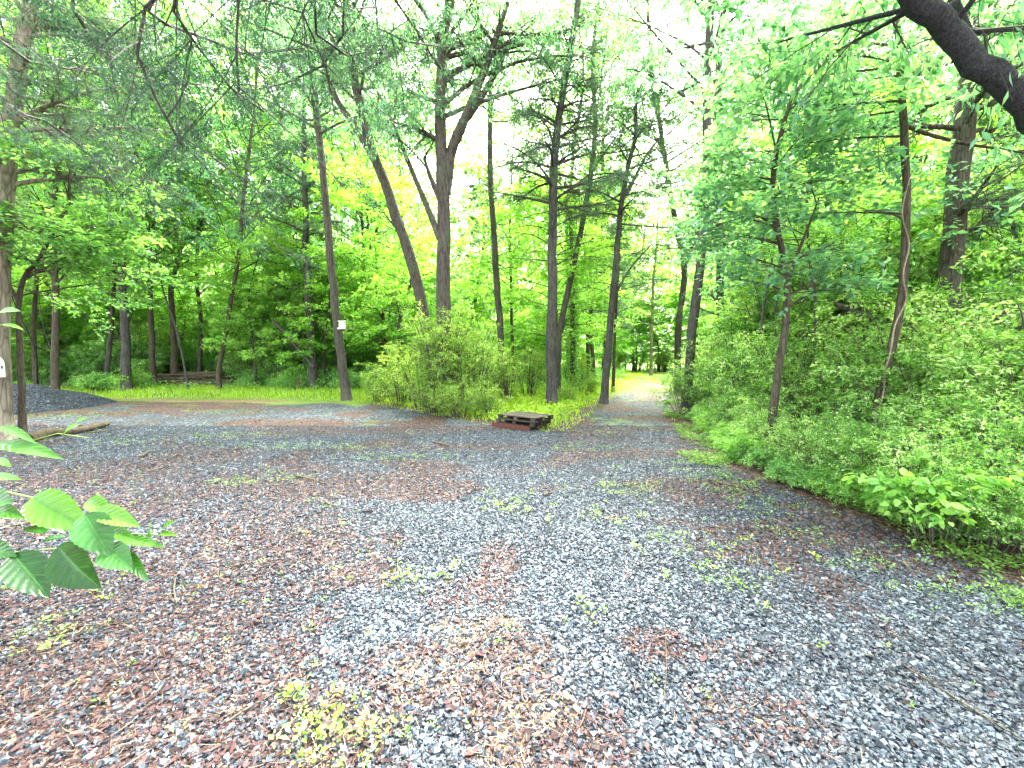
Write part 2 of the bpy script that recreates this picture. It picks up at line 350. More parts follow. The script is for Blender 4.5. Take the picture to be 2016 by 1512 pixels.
def ground_mat():
    m, n, o = newmat('forest_ground')
    geo = N_(n, 'ShaderNodeNewGeometry'); P = geo.outputs['Position']
    at = {k: N_(n, 'ShaderNodeAttribute', attribute_name=k).outputs['Fac'] for k in ('road', 'litter', 'moss', 'straw')}
    v = N_(n, 'ShaderNodeTexVoronoi'); v.inputs['Scale'].default_value = 26; n.links.new(P, v.inputs['Vector'])
    ve = N_(n, 'ShaderNodeTexVoronoi', feature='DISTANCE_TO_EDGE'); ve.inputs['Scale'].default_value = 26; n.links.new(P, ve.inputs['Vector'])
    sp = N_(n, 'ShaderNodeSeparateColor'); n.links.new(v.outputs['Color'], sp.inputs[0])
    grav = ramp(n, sp.outputs[0], [(0., (.010, .014, .020)), (.45, (.044, .056, .071)), (.8, (.11, .13, .15)), (1., (.26, .29, .31))])
    nb = N_(n, 'ShaderNodeTexNoise'); nb.inputs['Scale'].default_value = 1.3; nb.inputs['Detail'].default_value = 4; n.links.new(P, nb.inputs['Vector'])
    grav = mixc(n, .6, grav, ramp(n, nb.outputs[0], [(.35, (.6, .58, .58)), (.65, (1.2, 1.2, 1.2))]), 'MULTIPLY')
    edge = ramp(n, ve.outputs['Distance'], [(0., .25), (.12, 1.)]); grav = mixc(n, .8, grav, edge, 'MULTIPLY')
    v2 = N_(n, 'ShaderNodeTexVoronoi'); v2.inputs['Scale'].default_value = 34; v2.inputs['Randomness'].default_value = 1
    nd = N_(n, 'ShaderNodeTexNoise'); nd.inputs['Scale'].default_value = 9; n.links.new(P, nd.inputs['Vector'])
    pv = mixc(n, .12, P, nd.outputs['Color'], 'LINEAR_LIGHT'); n.links.new(pv, v2.inputs['Vector'])
    s2 = N_(n, 'ShaderNodeSeparateColor'); n.links.new(v2.outputs['Color'], s2.inputs[0])
    lit = ramp(n, s2.outputs[1], [(0., (.018, .010, .010)), (.4, (.055, .028, .026)), (.75, (.11, .066, .054)), (1., (.24, .18, .14))])
    mos = ramp(n, s2.outputs[0], [(0., (.06, .13, .02)), (.5, (.13, .23, .03)), (1., (.25, .33, .06))])
    strw = ramp(n, s2.outputs[2], [(0., (.09, .055, .03)), (.5, (.22, .15, .08)), (1., (.38, .30, .18))])
    soil = mixc(n, at['road'], lit, grav)
    # break every boundary up with a noise threshold
    nz = N_(n, 'ShaderNodeTexNoise'); nz.inputs['Scale'].default_value = 16; nz.inputs['Detail'].default_value = 3; n.links.new(P, nz.inputs['Vector'])
    def thr(a):
        ad = N_(n, 'ShaderNodeMath', operation='ADD'); n.links.new(a, ad.inputs[0]); n.links.new(nz.outputs[0], ad.inputs[1])
        return ramp(n, ad.outputs[0], [(.82, 0.), (1.0, 1.)])
    c = mixc(n, thr(at['litter']), soil, lit); c = mixc(n, thr(at['moss']), c, mos); c = mixc(n, thr(at['straw']), c, strw)
    p = N_(n, 'ShaderNodeBsdfPrincipled'); p.inputs['Roughness'].default_value = .75; p.inputs['Specular IOR Level'].default_value = .3
    n.links.new(c, p.inputs['Base Color'])
    bp = N_(n, 'ShaderNodeBump'); bp.inputs['Strength'].default_value = .9; bp.inputs['Distance'].default_value = .02; n.links.new(edge, bp.inputs['Height'])
    n.links.new(bp.outputs[0], p.inputs['Normal']); n.links.new(p.outputs[0], o.inputs[0])
    return m
GM = ground_mat()
def grid_lines(a, b, fine, mid, growth=1.12):
    out = [0.]; s = fine
    while out[-1] < b:
        if out[-1] > mid: s *= growth
        out.append(out[-1]+s)
    neg = [0.]; s = fine
    while -neg[-1] < -a:
        if -neg[-1] > mid: s *= growth
        neg.append(neg[-1]-s)
    return np.array(sorted(set(neg[1:]+out)))
gx = grid_lines(-300, 300, .09, 12); gy = grid_lines(-300, 300, .09, 20)
X, Y = np.meshgrid(gx, gy); Z = gh(X, Y); nx, ny = len(gx), len(gy)
ii = (np.arange(ny-1)[:, None]*nx+np.arange(nx-1)[None]).ravel()
tag(mesh('ground', np.stack([X, Y, Z], -1), np.stack([ii, ii+1, ii+nx+1, ii+nx], -1), GM,
     attr={'road': sstep(-.3, .4, inroad(X, Y)).ravel(), 'litter': litter(X, Y).ravel(), 'moss': moss(X, Y).ravel(), 'straw': np.clip(field(X, Y, 'S'), 0, 1).ravel()}, smooth=True), kind='structure')

# ------------------------------------------------------------------ loose gravel stones, leaf litter, needles, weeds (stuff)
rg = np.random.RandomState(11)
M_stone = vmat('crushed_stone', [(0., (.006, .010, .016)), (.4, (.022, .033, .047)), (.75, (.07, .094, .122)), (1., (.25, .30, .34))], rough=.5, spec=.45)
M_litter = vmat('dead_leaves', [(0., (.014, .007, .006)), (.4, (.034, .015, .016)), (.7, (.08, .034, .034)), (.9, (.15, .085, .07)), (1., (.28, .20, .14))], rough=.6, spec=.3, trans=.15)
M_straw = vmat('dry_needles', [(0., (.09, .045, .025)), (.5, (.22, .14, .075)), (1., (.38, .29, .17))], rough=.6)
def in_view(x, y): return (np.abs(x) < 1.38*np.maximum(y, 0)+.5) & (y > 1.15)
def scatter(n, y0, y1, pw=1.0):
    """positions with density falling off with distance (pw=2: uniform)"""
    y = y0*(y1/y0)**rg.rand(n) if pw == 0 else (y0**pw+(y1**pw-y0**pw)*rg.rand(n))**(1/pw)
    x = (rg.rand(n)*2-1)*(1.36*y+.3)
    return x, y
def stones(x, y, z, size, v, tilt=.5):
    m = len(x); c = np.array([[-1, -1, -1], [1, -1, -1], [1, 1, -1], [-1, 1, -1], [-1, -1, 1], [1, -1, 1], [1, 1, 1], [-1, 1, 1]], float)*.5
    V = c[None]*(1+.0*rg.rand(m, 1, 1)) + rg.uniform(-.22, .22, (m, 8, 3))
    V[:, 4:, :2] *= rg.uniform(.45, .9, (m, 1, 1))
    V = V*np.stack([rg.uniform(.7, 1.35, m), rg.uniform(.6, 1., m), rg.uniform(.4, .75, m)], 1)[:, None, :]*size[:, None, None]
    a = rg.rand(m)*2*math.pi; b = rg.randn(m)*tilt; ca, sa, cb, sb = np.cos(a), np.sin(a), np.cos(b), np.sin(b)
    Vx = V[..., 0]*cb[:, None]-V[..., 2]*sb[:, None]; Vz = V[..., 0]*sb[:, None]+V[..., 2]*cb[:, None]; Vy = V[..., 1]
    X_ = Vx*ca[:, None]-Vy*sa[:, None]+x[:, None]; Y_ = Vx*sa[:, None]+Vy*ca[:, None]+y[:, None]
    V = np.stack([X_, Y_, Vz+(z+size*.16)[:, None]], -1)
    q = np.array([[0, 3, 2, 1], [4, 5, 6, 7], [0, 1, 5, 4], [1, 2, 6, 5], [2, 3, 7, 6], [3, 0, 4, 7]])
    return V.reshape(-1, 3), (np.arange(m)[:, None, None]*8+q[None]).reshape(-1, 4), np.repeat(v, 6)
acc = Acc()
x, y = scatter(340000, 1.15, 9.5, 1.15)
k = (inroad(x, y) > -.1) & (rg.rand(len(x)) > .66*litter(x, y)) & (x < 4.2)
x, y = x[k], y[k]; s = rg.uniform(.009, .024, len(x))*(1+.4*(rg.rand(len(x)) > .85))
v = np.clip(rg.beta(1.2, 1.9, len(x))+.25*(fbm(x*1.2, y*1.2, 3)-.5), 0, 1)
V, Q, A = stones(x, y, gh(x, y), s, v); acc.add(V, Q, 0, A)
tag(acc.build('loose_gravel', [M_stone]), kind='stuff')
def flakes(x, y, z, l, w, v, up=.35, curl=.35, lift=.004):
    """flat curled scraps: two quads each, bent across the middle"""
    m = len(x); a = rg.rand(m)*2*math.pi
    ax = nrm(np.stack([np.cos(a), np.sin(a), rg.randn(m)*up*.5], 1)); N = nrm(np.array([0, 0, 1.])+rg.randn(m, 3)*up); sd = nrm(np.cross(N, ax)); N = np.cross(ax, sd)
    P = np.stack([x, y, z+lift+l*.12*rg.rand(m)], 1); l = l[:, None]; w = w[:, None]
    b = P-ax*l*.5+N*l*curl*.4*rg.rand(m, 1); c = P+ax*l*.5+N*l*curl*.4*rg.rand(m, 1)
    V = np.stack([b-sd*w*.25, b+sd*w*.25, P+sd*w*.5, P-sd*w*.5, c+sd*w*.2, c-sd*w*.2], 1).reshape(-1, 3)
    Q = (np.arange(m)[:, None, None]*6+np.array([[0, 3, 2, 1], [3, 5, 4, 2]])[None]).reshape(-1, 4)
    return V, Q, np.repeat(v, 2)
acc = Acc()
x, y = scatter(300000, 1.15, 12, 1.)
lt = litter(x, y)*1.1+.05; k = (rg.rand(len(x)) < lt) & (x < right_edge(y)+1.2)
x, y = x[k], y[k]; m = len(x); l = rg.uniform(.006, .024, m)*(1+1.5*(rg.rand(m) > .95))
V, Q, A = flakes(x, y, gh(x, y)+.008, l, l*rg.uniform(.12, .6, m), np.clip(rg.beta(1.6, 2.2, m), 0, 1)); acc.add(V, Q, 0, A)
tag(acc.build('leaf_litter', [M_litter]), kind='stuff')
acc = Acc()
x, y = scatter(90000, 1.15, 9, 1.1)
k = rg.rand(len(x)) < np.clip(field(x, y, 'S')*.2+.07*litter(x, y)+.012, 0, 1); x, y = x[k], y[k]; m = len(x)
V, Q, A = flakes(x, y, gh(x, y)+.02, rg.uniform(.03, .11, m), np.full(m, .0018), rg.rand(m), up=.22, curl=.3); acc.add(V, Q, 0, A)
tag(acc.build('pine_needles', [M_straw]), kind='stuff')

def weed_mesh(x, y, s, v, nl=9, lsz=.035, w=.5, up=.7, mix=0):
    """little rosettes / sprigs of leaves"""
    m = len(x); i = np.repeat(np.arange(m), nl); n = len(i); a = rg.rand(n)*2*math.pi; e = rg.uniform(.15, 1.2, n)*up
    ax = np.stack([np.cos(a)*np.cos(e), np.sin(a)*np.cos(e), np.sin(e)], 1)
    r = rg.rand(n)*.7*s[i]; P = np.stack([x[i]+np.cos(a)*r, y[i]+np.sin(a)*r, gh(x[i], y[i])+.01+rg.rand(n)*s[i]*.8], 1)
    N = nrm(np.array([0, 0, 1.])+rg.randn(n, 3)*.4); sd = nrm(np.cross(N, ax)); N = np.cross(ax, sd)
    l = (lsz*rg.uniform(.6, 1.5, n)*np.clip(s[i]/.06, .6, 2.2))[:, None]; h = l*w*.5
    m1 = P+ax*l*.5
    V = np.stack([P, m1-sd*h+N*h*.3, P+ax*l-N*l*.15, m1+sd*h+N*h*.3], 1).reshape(-1, 3)
    return V, np.arange(n*4).reshape(-1, 4), np.clip(v[i]+.2*rg.randn(n), 0, 1)
L_weed = leafmat('weed_leaf', (.06, .15, .03), (.15, .30, .05), (.32, .46, .12), trans=.35)
acc = Acc()
x, y = scatter(60000, 1.2, 15, 1.2)
f = field(x, y, 'W'); k = (rg.rand(len(x)) < f*.42+.006+.02*(fbm(x*.7, y*.7+50, 3) > .55)) & (inroad(x, y) > -.6); x, y = x[k], y[k]; m = len(x)
V, Q, A = weed_mesh(x, y, rg.uniform(.02, .06, m), rg.uniform(.3, .9, m), 8, .022); acc.add(V, Q, 0, A)
# fresh seedlings at the near edge, in loose clusters
pts = []
for (px, py, wx, wy, n) in [(600, 1425, .07, .05, 12), (585, 1375, .03, .04, 4), (690, 1435, .1, .06, 14), (650, 1495, .1, .03, 9), (745, 1450, .05, .05, 6), (820, 1135, .16, .09, 18), (1020, 992, .25, .16, 22), (1190, 1015, .2, .12, 12), (1345, 1080, .3, .2, 18), (1440, 1140, .22, .12, 14), (60, 1260, .2, .1, 8), (100, 1140, .25, .15, 9), (1135, 1215, .06, .05, 6), (200, 1160, .15, .1, 5), (1250, 960, .3, .25, 18)]:
    g = G(px, py); pts += [(g[0]+wx*a, g[1]+wy*b) for a, b in rg.randn(max(4, int(n*.6)), 2)*1.25]
pts = np.array(pts); V, Q, A = weed_mesh(pts[:, 0], pts[:, 1], rg.uniform(.03, .07, len(pts)), rg.uniform(.6, 1., len(pts)), 8, .032, up=.9); acc.add(V, Q, 0, A)
# bare verge on the right: dense fresh ground cover
n = 15000; y = rg.uniform(2.2, 16, n); x = right_edge(y)+rg.uniform(-.35, 1.3, n); k = rg.rand(n) < np.clip(fbm(x*1.6, y*1.6, 3)*4.-1.75, .02, .8); x, y = x[k], y[k]; m = len(x)
V, Q, A = weed_mesh(x, y, rg.uniform(.03, .09, m), rg.uniform(.0, .7, m), 9, .026); acc.add(V, Q, 0, A)
tag(acc.build('ground_weeds', [L_weed]), kind='stuff')
# grass: verge at the left back, round the bushes and at the end of the road
def blades(x, y, hgt, v):
    m = len(x); a = rg.rand(m)*2*math.pi; lean = rg.rand(m)*.5
    b = np.stack([x, y, gh(x, y)-.01], 1); d = np.stack([np.cos(a)*lean, np.sin(a)*lean, np.ones(m)], 1)*hgt[:, None]; s = np.stack([-np.sin(a), np.cos(a), np.zeros(m)], 1)*(.012+.02*hgt[:, None])
    V = np.stack([b-s, b+s, b+d+s*.2+[0, 0, 0], b+d-s*.2], 1).reshape(-1, 3)
    return V, np.arange(m*4).reshape(-1, 4), v
L_grass = leafmat('grass_blade', (.10, .24, .02), (.26, .46, .03), (.50, .62, .10), trans=.4)
acc = Acc(); n = 150000
x = rg.uniform(-32, 10, n); y = rg.uniform(8.5, 23, n); o_ = -inroad(x, y); k = (o_ > -.25) & (rg.rand(n) < 1.5*fbm(x*.8, y*.8, 2)-.15) & (x < right_edge(y)-.2); x, y = x[k], y[k]; m = len(x)
V, Q, A = blades(x, y, rg.uniform(.05, .20, m)*np.clip(.35+.8*(-inroad(x, y)), .3, 1.2), np.clip(rg.normal(.55, .2, m), 0, 1)); acc.add(V, Q, 0, A)
n = 26000; y = rg.uniform(17, 45, n); x = centre_path(y)+rg.uniform(-9, 6, n); k = fbm(x*.6, y*.5, 2) > .46; x, y = x[k], y[k]; m = len(x)
V, Q, A = blades(x, y, rg.uniform(.04, .14, m)*np.where(np.abs(x-centre_path(y)) > 2.2, 1.6, .7), np.clip(rg.normal(.75, .2, m), 0, 1)); acc.add(V, Q, 0, A)
V_ = weed_mesh
n = 14000; x = rg.uniform(-32, 8, n); y = rg.uniform(9, 26, n); k = (-inroad(x, y) > .3) & ((x > -5) | (y > 19)) & (x < right_edge(y)); x, y = x[k], y[k]; m = len(x)
V, Q, A = weed_mesh(x, y, rg.uniform(.08, .28, m), rg.uniform(.2, .8, m), 9, .045); acc.add(V, Q, 0, A)
tag(acc.build('grass', [L_grass]), kind='stuff')
# low leafy ground cover under the trees everywhere else
acc = Acc(); n = 34000; x = rg.uniform(-60, 60, n); y = rg.uniform(3, 62, n); k = (-inroad(x, y) > 1.6) & (np.abs(x) < 1.5*y+3) & ((x > right_edge(y)+.6) | (y > 18)) & ((np.abs(x-centre_path(y)) > 3) | (y < 16)); x, y = x[k], y[k]; m = len(x)
V, Q, A = weed_mesh(x, y, rg.uniform(.25, .7, m), rg.uniform(.1, .7, m), 12, .045, up=.6); acc.add(V, Q, 0, A)
tag(acc.build('undergrowth', [L_green]), kind='stuff')

# ------------------------------------------------------------------ trees
def path_at(P, z):
    """points on the trunk polyline at heights z"""
    return np.stack([np.interp(z, P[:, 2], P[:, 0]), np.interp(z, P[:, 2], P[:, 1]), z], 1)
def grow(rng, acc_c, prim, kind, dens=1., lsize=None, leafmat_i=1):
    """secondary branches, twigs and leaves on primary branches; adds to the crown accumulator"""
    K = dict(
        decid=dict(n2=8, L2=1.35, a2=.8, flat=.55, n3=6, L3=.5, per=9, ls=.105, w=.48, droop=.35, nj=.5, sag=.05),
        hick=dict(n2=8, L2=1.2, a2=.8, flat=.6, n3=6, L3=.5, per=10, ls=.13, w=.32, droop=1.1, nj=.6, sag=.25),
        under=dict(n2=8, L2=.95, a2=.85, flat=.12, n3=6, L3=.40, per=9, ls=.095, w=.62, droop=.12, nj=.28, sag=.08),
        cedar=dict(n2=10, L2=.8, a2=.8, flat=.35, n3=8, L3=.32, per=15, ls=.075, w=.16, droop=.35, nj=1., sag=.22),
        bare=dict(n2=6, L2=.8, a2=.8, flat=.5, n3=4, L3=.3, per=0, ls=.1, w=.5, droop=0, nj=1, sag=0.),
    )[kind]
    b2 = sub(rng, prim, max(2, int(K['n2']*(.6+.4*dens))), K['L2'], K['a2'], .2, K['flat'], 0, K['sag'], .45, .006)
    b3 = sub(rng, b2, max(2, int(K['n3']*(.6+.4*dens))), K['L3'], .8, .1, K['flat']+.1, 0, K['sag'], .5, .003)
    V, Q = tubes(b2, 3, 4); acc_c.add(V, Q, 0, .4)
    V, Q = tubes(b3, 1, 3); acc_c.add(V, Q, 0, .5)
    per = int(K['per']*dens) if K['per'] else 0
    if per:
        V, Q, A = leaves(rng, b3, per, lsize or K['ls'], K['w'], K['droop'], K['nj'], .03)
        acc_c.add(V, Q, leafmat_i, A)
def auto_prim(rng, P, kind, z0, z1, Rm, n, r):
    z = z0+(z1-z0)*((np.arange(n)+rng.rand(n))/n); az = np.arange(n)*2.39996+rng.rand(n)*.8; t = (z-z0)/max(z1-z0, .1)
    if kind == 'cedar': prof = (1-.75*t)*(.75+.25*rng.rand(n)); up = -.02+.25*rng.rand(n)
    elif kind == 'under': prof = (.55+.6*np.sin(math.pi*np.clip(t*.8+.15, 0, 1)))*(.6+.5*rng.rand(n))*.8; up = .1+.3*rng.rand(n)
    else: prof = (.5+.6*np.sin(math.pi*np.clip(t*.75+.15, 0, 1)))*(.6+.5*rng.rand(n)); up = .4+.5*rng.rand(n)
    rr = Rm*prof; P0 = path_at(P, z)
    P2 = P0+np.stack([np.cos(az)*rr, np.sin(az)*rr, up*rr], 1); P1 = (P0+P2)/2+np.array([0, 0, 1.])*(rr*(.12 if kind != 'decid' else -.02))[:, None]+rng.randn(n, 3)*.12*rr[:, None]
    b = mkb(P0, P1, P2, r*(.30-.16*t)); b['c'] = rng.randn(n)*.4; return b
def to_targets(rng, P, T, r, rise=.35):
    T = np.asarray(T, float); n = len(T); hd = np.hypot(T[:, 0]-np.interp(T[:, 2], P[:, 2], P[:, 0]), T[:, 1]-np.interp(T[:, 2], P[:, 2], P[:, 1]))
    z = np.clip(T[:, 2]-hd*rise, P[0, 2]+.8, P[-1, 2]-.05); P0 = path_at(P, z)
    L = np.linalg.norm(T-P0, axis=1); P1 = (P0+T)/2+np.array([0, 0, .10])*L[:, None]+rng.randn(n, 3)*.06*L[:, None]
    b = mkb(P0, P1, T, np.clip(r*.3, .01, .08)*np.ones(n)); b['c'] = rng.randn(n)*.4; return b
def trunk_mesh(rng, P, r0, sides=10, top=.25, flare=.35, limbs=(), seg=26):
    acc_t = Acc(); Q_ = smooth_path(P, seg); Q_[1:-1, :2] += rng.randn(seg-2, 2)*r0*.08
    z = Q_[:, 2]-Q_[0, 2]; t = np.linspace(0, 1, seg); rad = r0*(1-(1-top)*t)*(1+flare*np.exp(-z/.28)); V, F = tube(Q_, rad, sides, rng, .10); acc_t.add(V, F, 0, .5, True)
    for (lp, lr) in limbs:
        lp = smooth_path(lp, 12); V, F = tube(lp, np.linspace(lr, lr*.35, 12), 8, rng, .12); acc_t.add(V, F, 0, .5, True)
    return acc_t, Q_

TREES = {}
def tree(name, label, cat, pts, d, wpx, kind, H, crown, bark, leaf, seed, targets=(), limbs=(), dead=0, dens=1., group=None, lsize=None, ddelta=0., top=.25, ivy=False, sides=10, r=None):
    """pts: photo pixels from base to top on the vertical sheet d metres ahead, then carried on to height H"""
    rng = np.random.RandomState(seed)
    P = []
    for i, p in enumerate(pts):
        P.append(W(p[0], p[1], d+ddelta*i/len(pts)))
    P = np.array(P); base = P[0].copy(); base[2] = gz(base[0], base[1])-.05
    if P[0][2] > base[2]+.25 : P = np.vstack([base, P])
    else: P[0] = base
    if P[-1, 2] < H:
        dr = nrm((P[-1]-P[-2])[None])[0]; dr = nrm((dr*.6+np.array([0, 0, .5]))[None])[0]; k = (H-P[-1, 2])/dr[2]
        P = np.vstack([P, P[-1]+dr*k*.5+np.append(rng.randn(2)*.25, 0), P[-1]+dr*k+np.append(rng.randn(2)*.4, 0)])
    r0 = r or wpx*.5/FPX*d
    LB = [([W(a, b, d+c) for (a, b, c) in lp], lw*.5/FPX*d) for (lp, lw) in limbs]
    acc_t, PP = trunk_mesh(rng, P, r0, sides, top, limbs=LB)
    root = empty(name, P[0]+[0, 0, .05], label, cat, group)
    off = np.array(root.location)
    acc_c = Acc(); prims = []
    if crown:
        z0, z1, Rm, n = crown; prims.append(auto_prim(rng, PP, kind, z0, min(z1, PP[-1, 2]-.1), Rm, n, r0))
    if targets: prims.append(to_targets(rng, PP, [W(a, b, d+c) for (a, b, c) in targets], r0))
    for lp, lr in LB:                       # leafy branches along the limbs as well
        lp = smooth_path(lp, 8); n = 4 if kind == 'hick' else 6; tt = rng.uniform(4.2 if kind == 'hick' else 2.5, 7, n); P0 = np.array([lp[int(q)]+(lp[min(int(q)+1, 7)]-lp[int(q)])*(q % 1) for q in tt])
        if kind != 'bare':
            P2 = P0+nrm(rng.randn(n, 3)*[1, 1, .5]+[0, 0, .3])*rng.uniform(1.2, 2.4, n)[:, None]; b = mkb(P0, (P0+P2)/2+rng.randn(n, 3)*.15, P2, lr*.3); b['c'] = rng.randn(n)*.4; prims.append(b)
    for b in prims:
        V, Q = tubes(b, 5, 5); acc_t.add(V, Q, 0, .5, True)
        grow(rng, acc_c, b, kind, dens, lsize)
    if dead:
        nd, za, zb, Rd = dead; b = auto_prim(rng, PP, 'cedar', za, zb, Rd, nd, r0*.45); b['r'] = np.clip(b['r'], .006, .03)
        V, Q = tubes(b, 4, 4); acc_t.add(V, Q, 0, .5)
        b2 = sub(rng, b, 6, .45*Rd, .7, .3, .5, 0, .05, .5, .0035); V, Q = tubes(b2, 2, 3); acc_t.add(V, Q, 0, .5)
        b3 = sub(rng, b2, 3, .16*Rd, .7, .3, .5, 0, .05, .5, .0025); V, Q = tubes(b3, 1, 3); acc_t.add(V, Q, 0, .5)
    acc_t.build('trunk', [bark], root, off)
    if acc_c.V: acc_c.build('crown', [B_twig, leaf], root, off)
    if ivy:
        z = rng.uniform(0.1, ivy, 5200); c = path_at(PP, z+PP[0, 2]); a = rng.rand(len(z))*2*math.pi; rr = r0*rng.uniform(.9, 2.1, len(z))
        Pn = c+np.stack([np.cos(a)*rr, np.sin(a)*rr, np.zeros(len(z))], 1); nn = np.stack([np.cos(a), np.sin(a), .3+0*a], 1)
        b = mkb(Pn, Pn+nn*.02, Pn+nn*.05, .001); V, Q, A = leaves(rng, b, 1, .09, .8, .9, .8, .01); ac = Acc(); ac.add(V, Q, 0, A); ac.build('ivy', [L_priv], root, off)
    TREES[name+str(seed)] = root
    return root

T = tree
T('pale_tree', 'pale flaking tree trunk at the left edge of the photo carrying the striped white sign', 'tree', [(4, 872), (-2, 700), (2, 520), (12, 330), (28, 200), (42, 110)], 7.7, 34, 'cedar', 12, (4.6, 11.5, 2.6, 34), B_pale, L_cedar, 1,
  targets=[(150, 230, .5), (250, 170, 0), (120, 330, .3), (230, 300, .8), (60, 30, 0), (190, 60, .5), (330, 260, 1.), (100, 120, -.6), (260, 90, 1)], top=.45)
T('slender_tree', 'slender pale young tree leaning beside the gravel pile, forking into leafy arms', 'tree', [(47, 872), (42, 760), (37, 600), (52, 540), (78, 510), (112, 440), (135, 400)], 8.0, 12, 'under', 5.6, (3.2, 5.4, 1.4, 12), B_brown, L_green, 2,
  targets=[(200, 500, .6), (280, 520, 1.2), (120, 480, -.5), (60, 430, 0), (200, 440, 0), (320, 545, 1.5), (10, 480, .5), (240, 480, -.3)], limbs=[([(37, 595, 0), (20, 565, 0), (0, 545, .3)], 7)])
T('forked_tree', 'young tree with a V fork behind the brush pile under bright yellow-green leaves', 'tree', [(344, 735), (341, 640), (337, 560), (350, 520), (358, 485), (368, 470)], 21, 13, 'under', 9.5, (5., 9.4, 3.4, 22), B_brown, L_fresh, 3,
  targets=[(200, 400, 0), (260, 350, 1), (420, 380, -1), (470, 430, 0), (160, 460, 1), (300, 330, 0), (400, 310, 1), (340, 400, -2), (230, 440, -2), (450, 330, 0), (510, 400, 1), (180, 340, 0)],
  limbs=[([(337, 565, 0), (322, 535, 0), (302, 500, 0), (280, 470, 0)], 7)], dens=1.15)
T('dark_tree', 'straight dark trunk left of the leaning tree with the white box', 'tree', [(617, 735), (608, 600), (602, 480), (600, 360), (598, 240)], 19, 17, 'cedar', 17, (6, 16.5, 2.8, 36), B_dark, L_cedar, 4, targets=[(500, 280, 0), (470, 330, 1), (540, 220, 0), (640, 420, 1), (660, 350, 0)], dead=(26, 4.5, 11, 2.2))
T('leaning_tree', 'lone leaning trunk with a white box nailed on it at the gravel edge', 'tree', [(683, 786), (672, 700), (660, 600), (646, 450), (632, 300), (622, 215)], 15.2, 18, 'hick', 15, (9.5, 14.5, 3.2, 26), B_oak, L_teal, 5, top=.5)
T('tilted_oak', 'thick trunk tilted to the left, forking high up, beside the multi-stemmed oak', 'tree', [(850, 760), (843, 680), (822, 560), (785, 440), (742, 320), (712, 220), (695, 120)], 13.4, 25, 'hick', 15, (9.2, 14.5, 3.2, 22), B_oak, L_teal, 6, top=.45,
  limbs=[([(737, 315, 0), (700, 250, -.2), (665, 200, -.4), (640, 130, -.8), (630, 60, -1)], 15), ([(724, 250, 0), (700, 180, .6), (680, 90, 1)], 12)],
  targets=[(660, 120, 0), (700, 60, 0), (640, 40, -1), (740, 120, .5)])
T('many_limbed_oak', 'largest oak rising from the central bush, splitting into several spreading limbs', 'tree', [(874, 795), (874, 640), (872, 520), (874, 400), (868, 300), (870, 190), (872, 70)], 12.6, 33, 'hick', 14.5, (9.8, 14, 3.2, 20), B_oak, L_teal, 7, top=.4,
  limbs=[([(876, 380, 0), (888, 300, 0), (915, 235, -.2), (955, 135, -.4), (1000, 5, -.8)], 24), ([(912, 240, -.2), (945, 195, 0), (985, 125, .3), (1010, 60, .5)], 16),
         ([(866, 470, 0), (838, 400, .2), (800, 310, .3), (768, 230, .4), (742, 180, .4)], 13), ([(870, 400, 0), (848, 350, .5), (835, 310, .8)], 14)],
  targets=[(760, 240, 0), (800, 180, 0), (840, 120, 0), (920, 90, 0), (780, 90, 1), (960, 60, 0), (900, 170, 1.), (1050, 100, 0), (1100, 60, .5), (1150, 110, 0), (1180, 40, 0), (1060, 30, 0), (820, 260, 0), (1130, 150, .3)])
T('twin_tree', 'narrow brown trunk standing well behind the gap left of the tilted oak', 'tree', [(722, 700), (721, 600), (717, 500), (712, 420)], 25, 10, 'decid', 16, (8, 15.5, 2.8, 22), B_brown, L_green, 8)
T('crossing_tree', 'thin trunk leaning left that crosses its upright neighbour behind the tilted oak', 'tree', [(766, 712), (752, 620), (738, 540), (728, 480)], 22, 9, 'decid', 14, (7, 13.5, 2.6, 22), B_brown, L_fresh, 9)
T('upright_tree', 'thin upright trunk crossed by a leaning one behind the tilted oak', 'tree', [(750, 712), (746, 620), (741, 540), (742, 440)], 23, 9, 'decid', 15, (8, 14.5, 2.6, 20), B_brown, L_green, 10)
T('winding_tree', 'slim winding trunk right of the central bush, pale near its foot', 'tree', [(984, 770), (986, 660), (978, 560), (972, 460), (965, 330), (968, 160)], 17, 14, 'decid', 16, (11, 15.5, 2.6, 20), B_oak, L_green, 11, top=.5, dead=(14, 5, 10, 1.4))
T('cedar', 'tallest dark cedar behind the pallets with many dead side twigs', 'tree', [(1086, 802), (1085, 680), (1087, 540), (1089, 400), (1098, 250), (1118, 130)], 13.2, 21, 'cedar', 15, (6.2, 12., 2.6, 40), B_dark, L_cedar, 12, top=.45, dead=(44, 4.5, 9.5, 2.0), targets=[(1040, 280, 0), (1010, 330, 0), (1170, 250, 0), (1200, 300, .5), (1150, 200, 0), (1030, 220, 0)])
T('curved_tree', 'curved grey trunk bending right just behind the tall cedar', 'tree', [(1097, 765), (1100, 660), (1128, 530), (1150, 420), (1165, 330), (1172, 240)], 16.5, 13, 'decid', 16, (8, 15.5, 2.4, 20), B_oak, L_teal, 13, top=.5)
T('ivy_tree', 'trunk wrapped in dark ivy behind the tall cedar', 'tree', [(1128, 765), (1128, 640), (1126, 520), (1124, 420), (1128, 300)], 19, 11, 'decid', 17, (9, 16.5, 2.2, 16), B_brown, L_green, 14, ivy=9.)
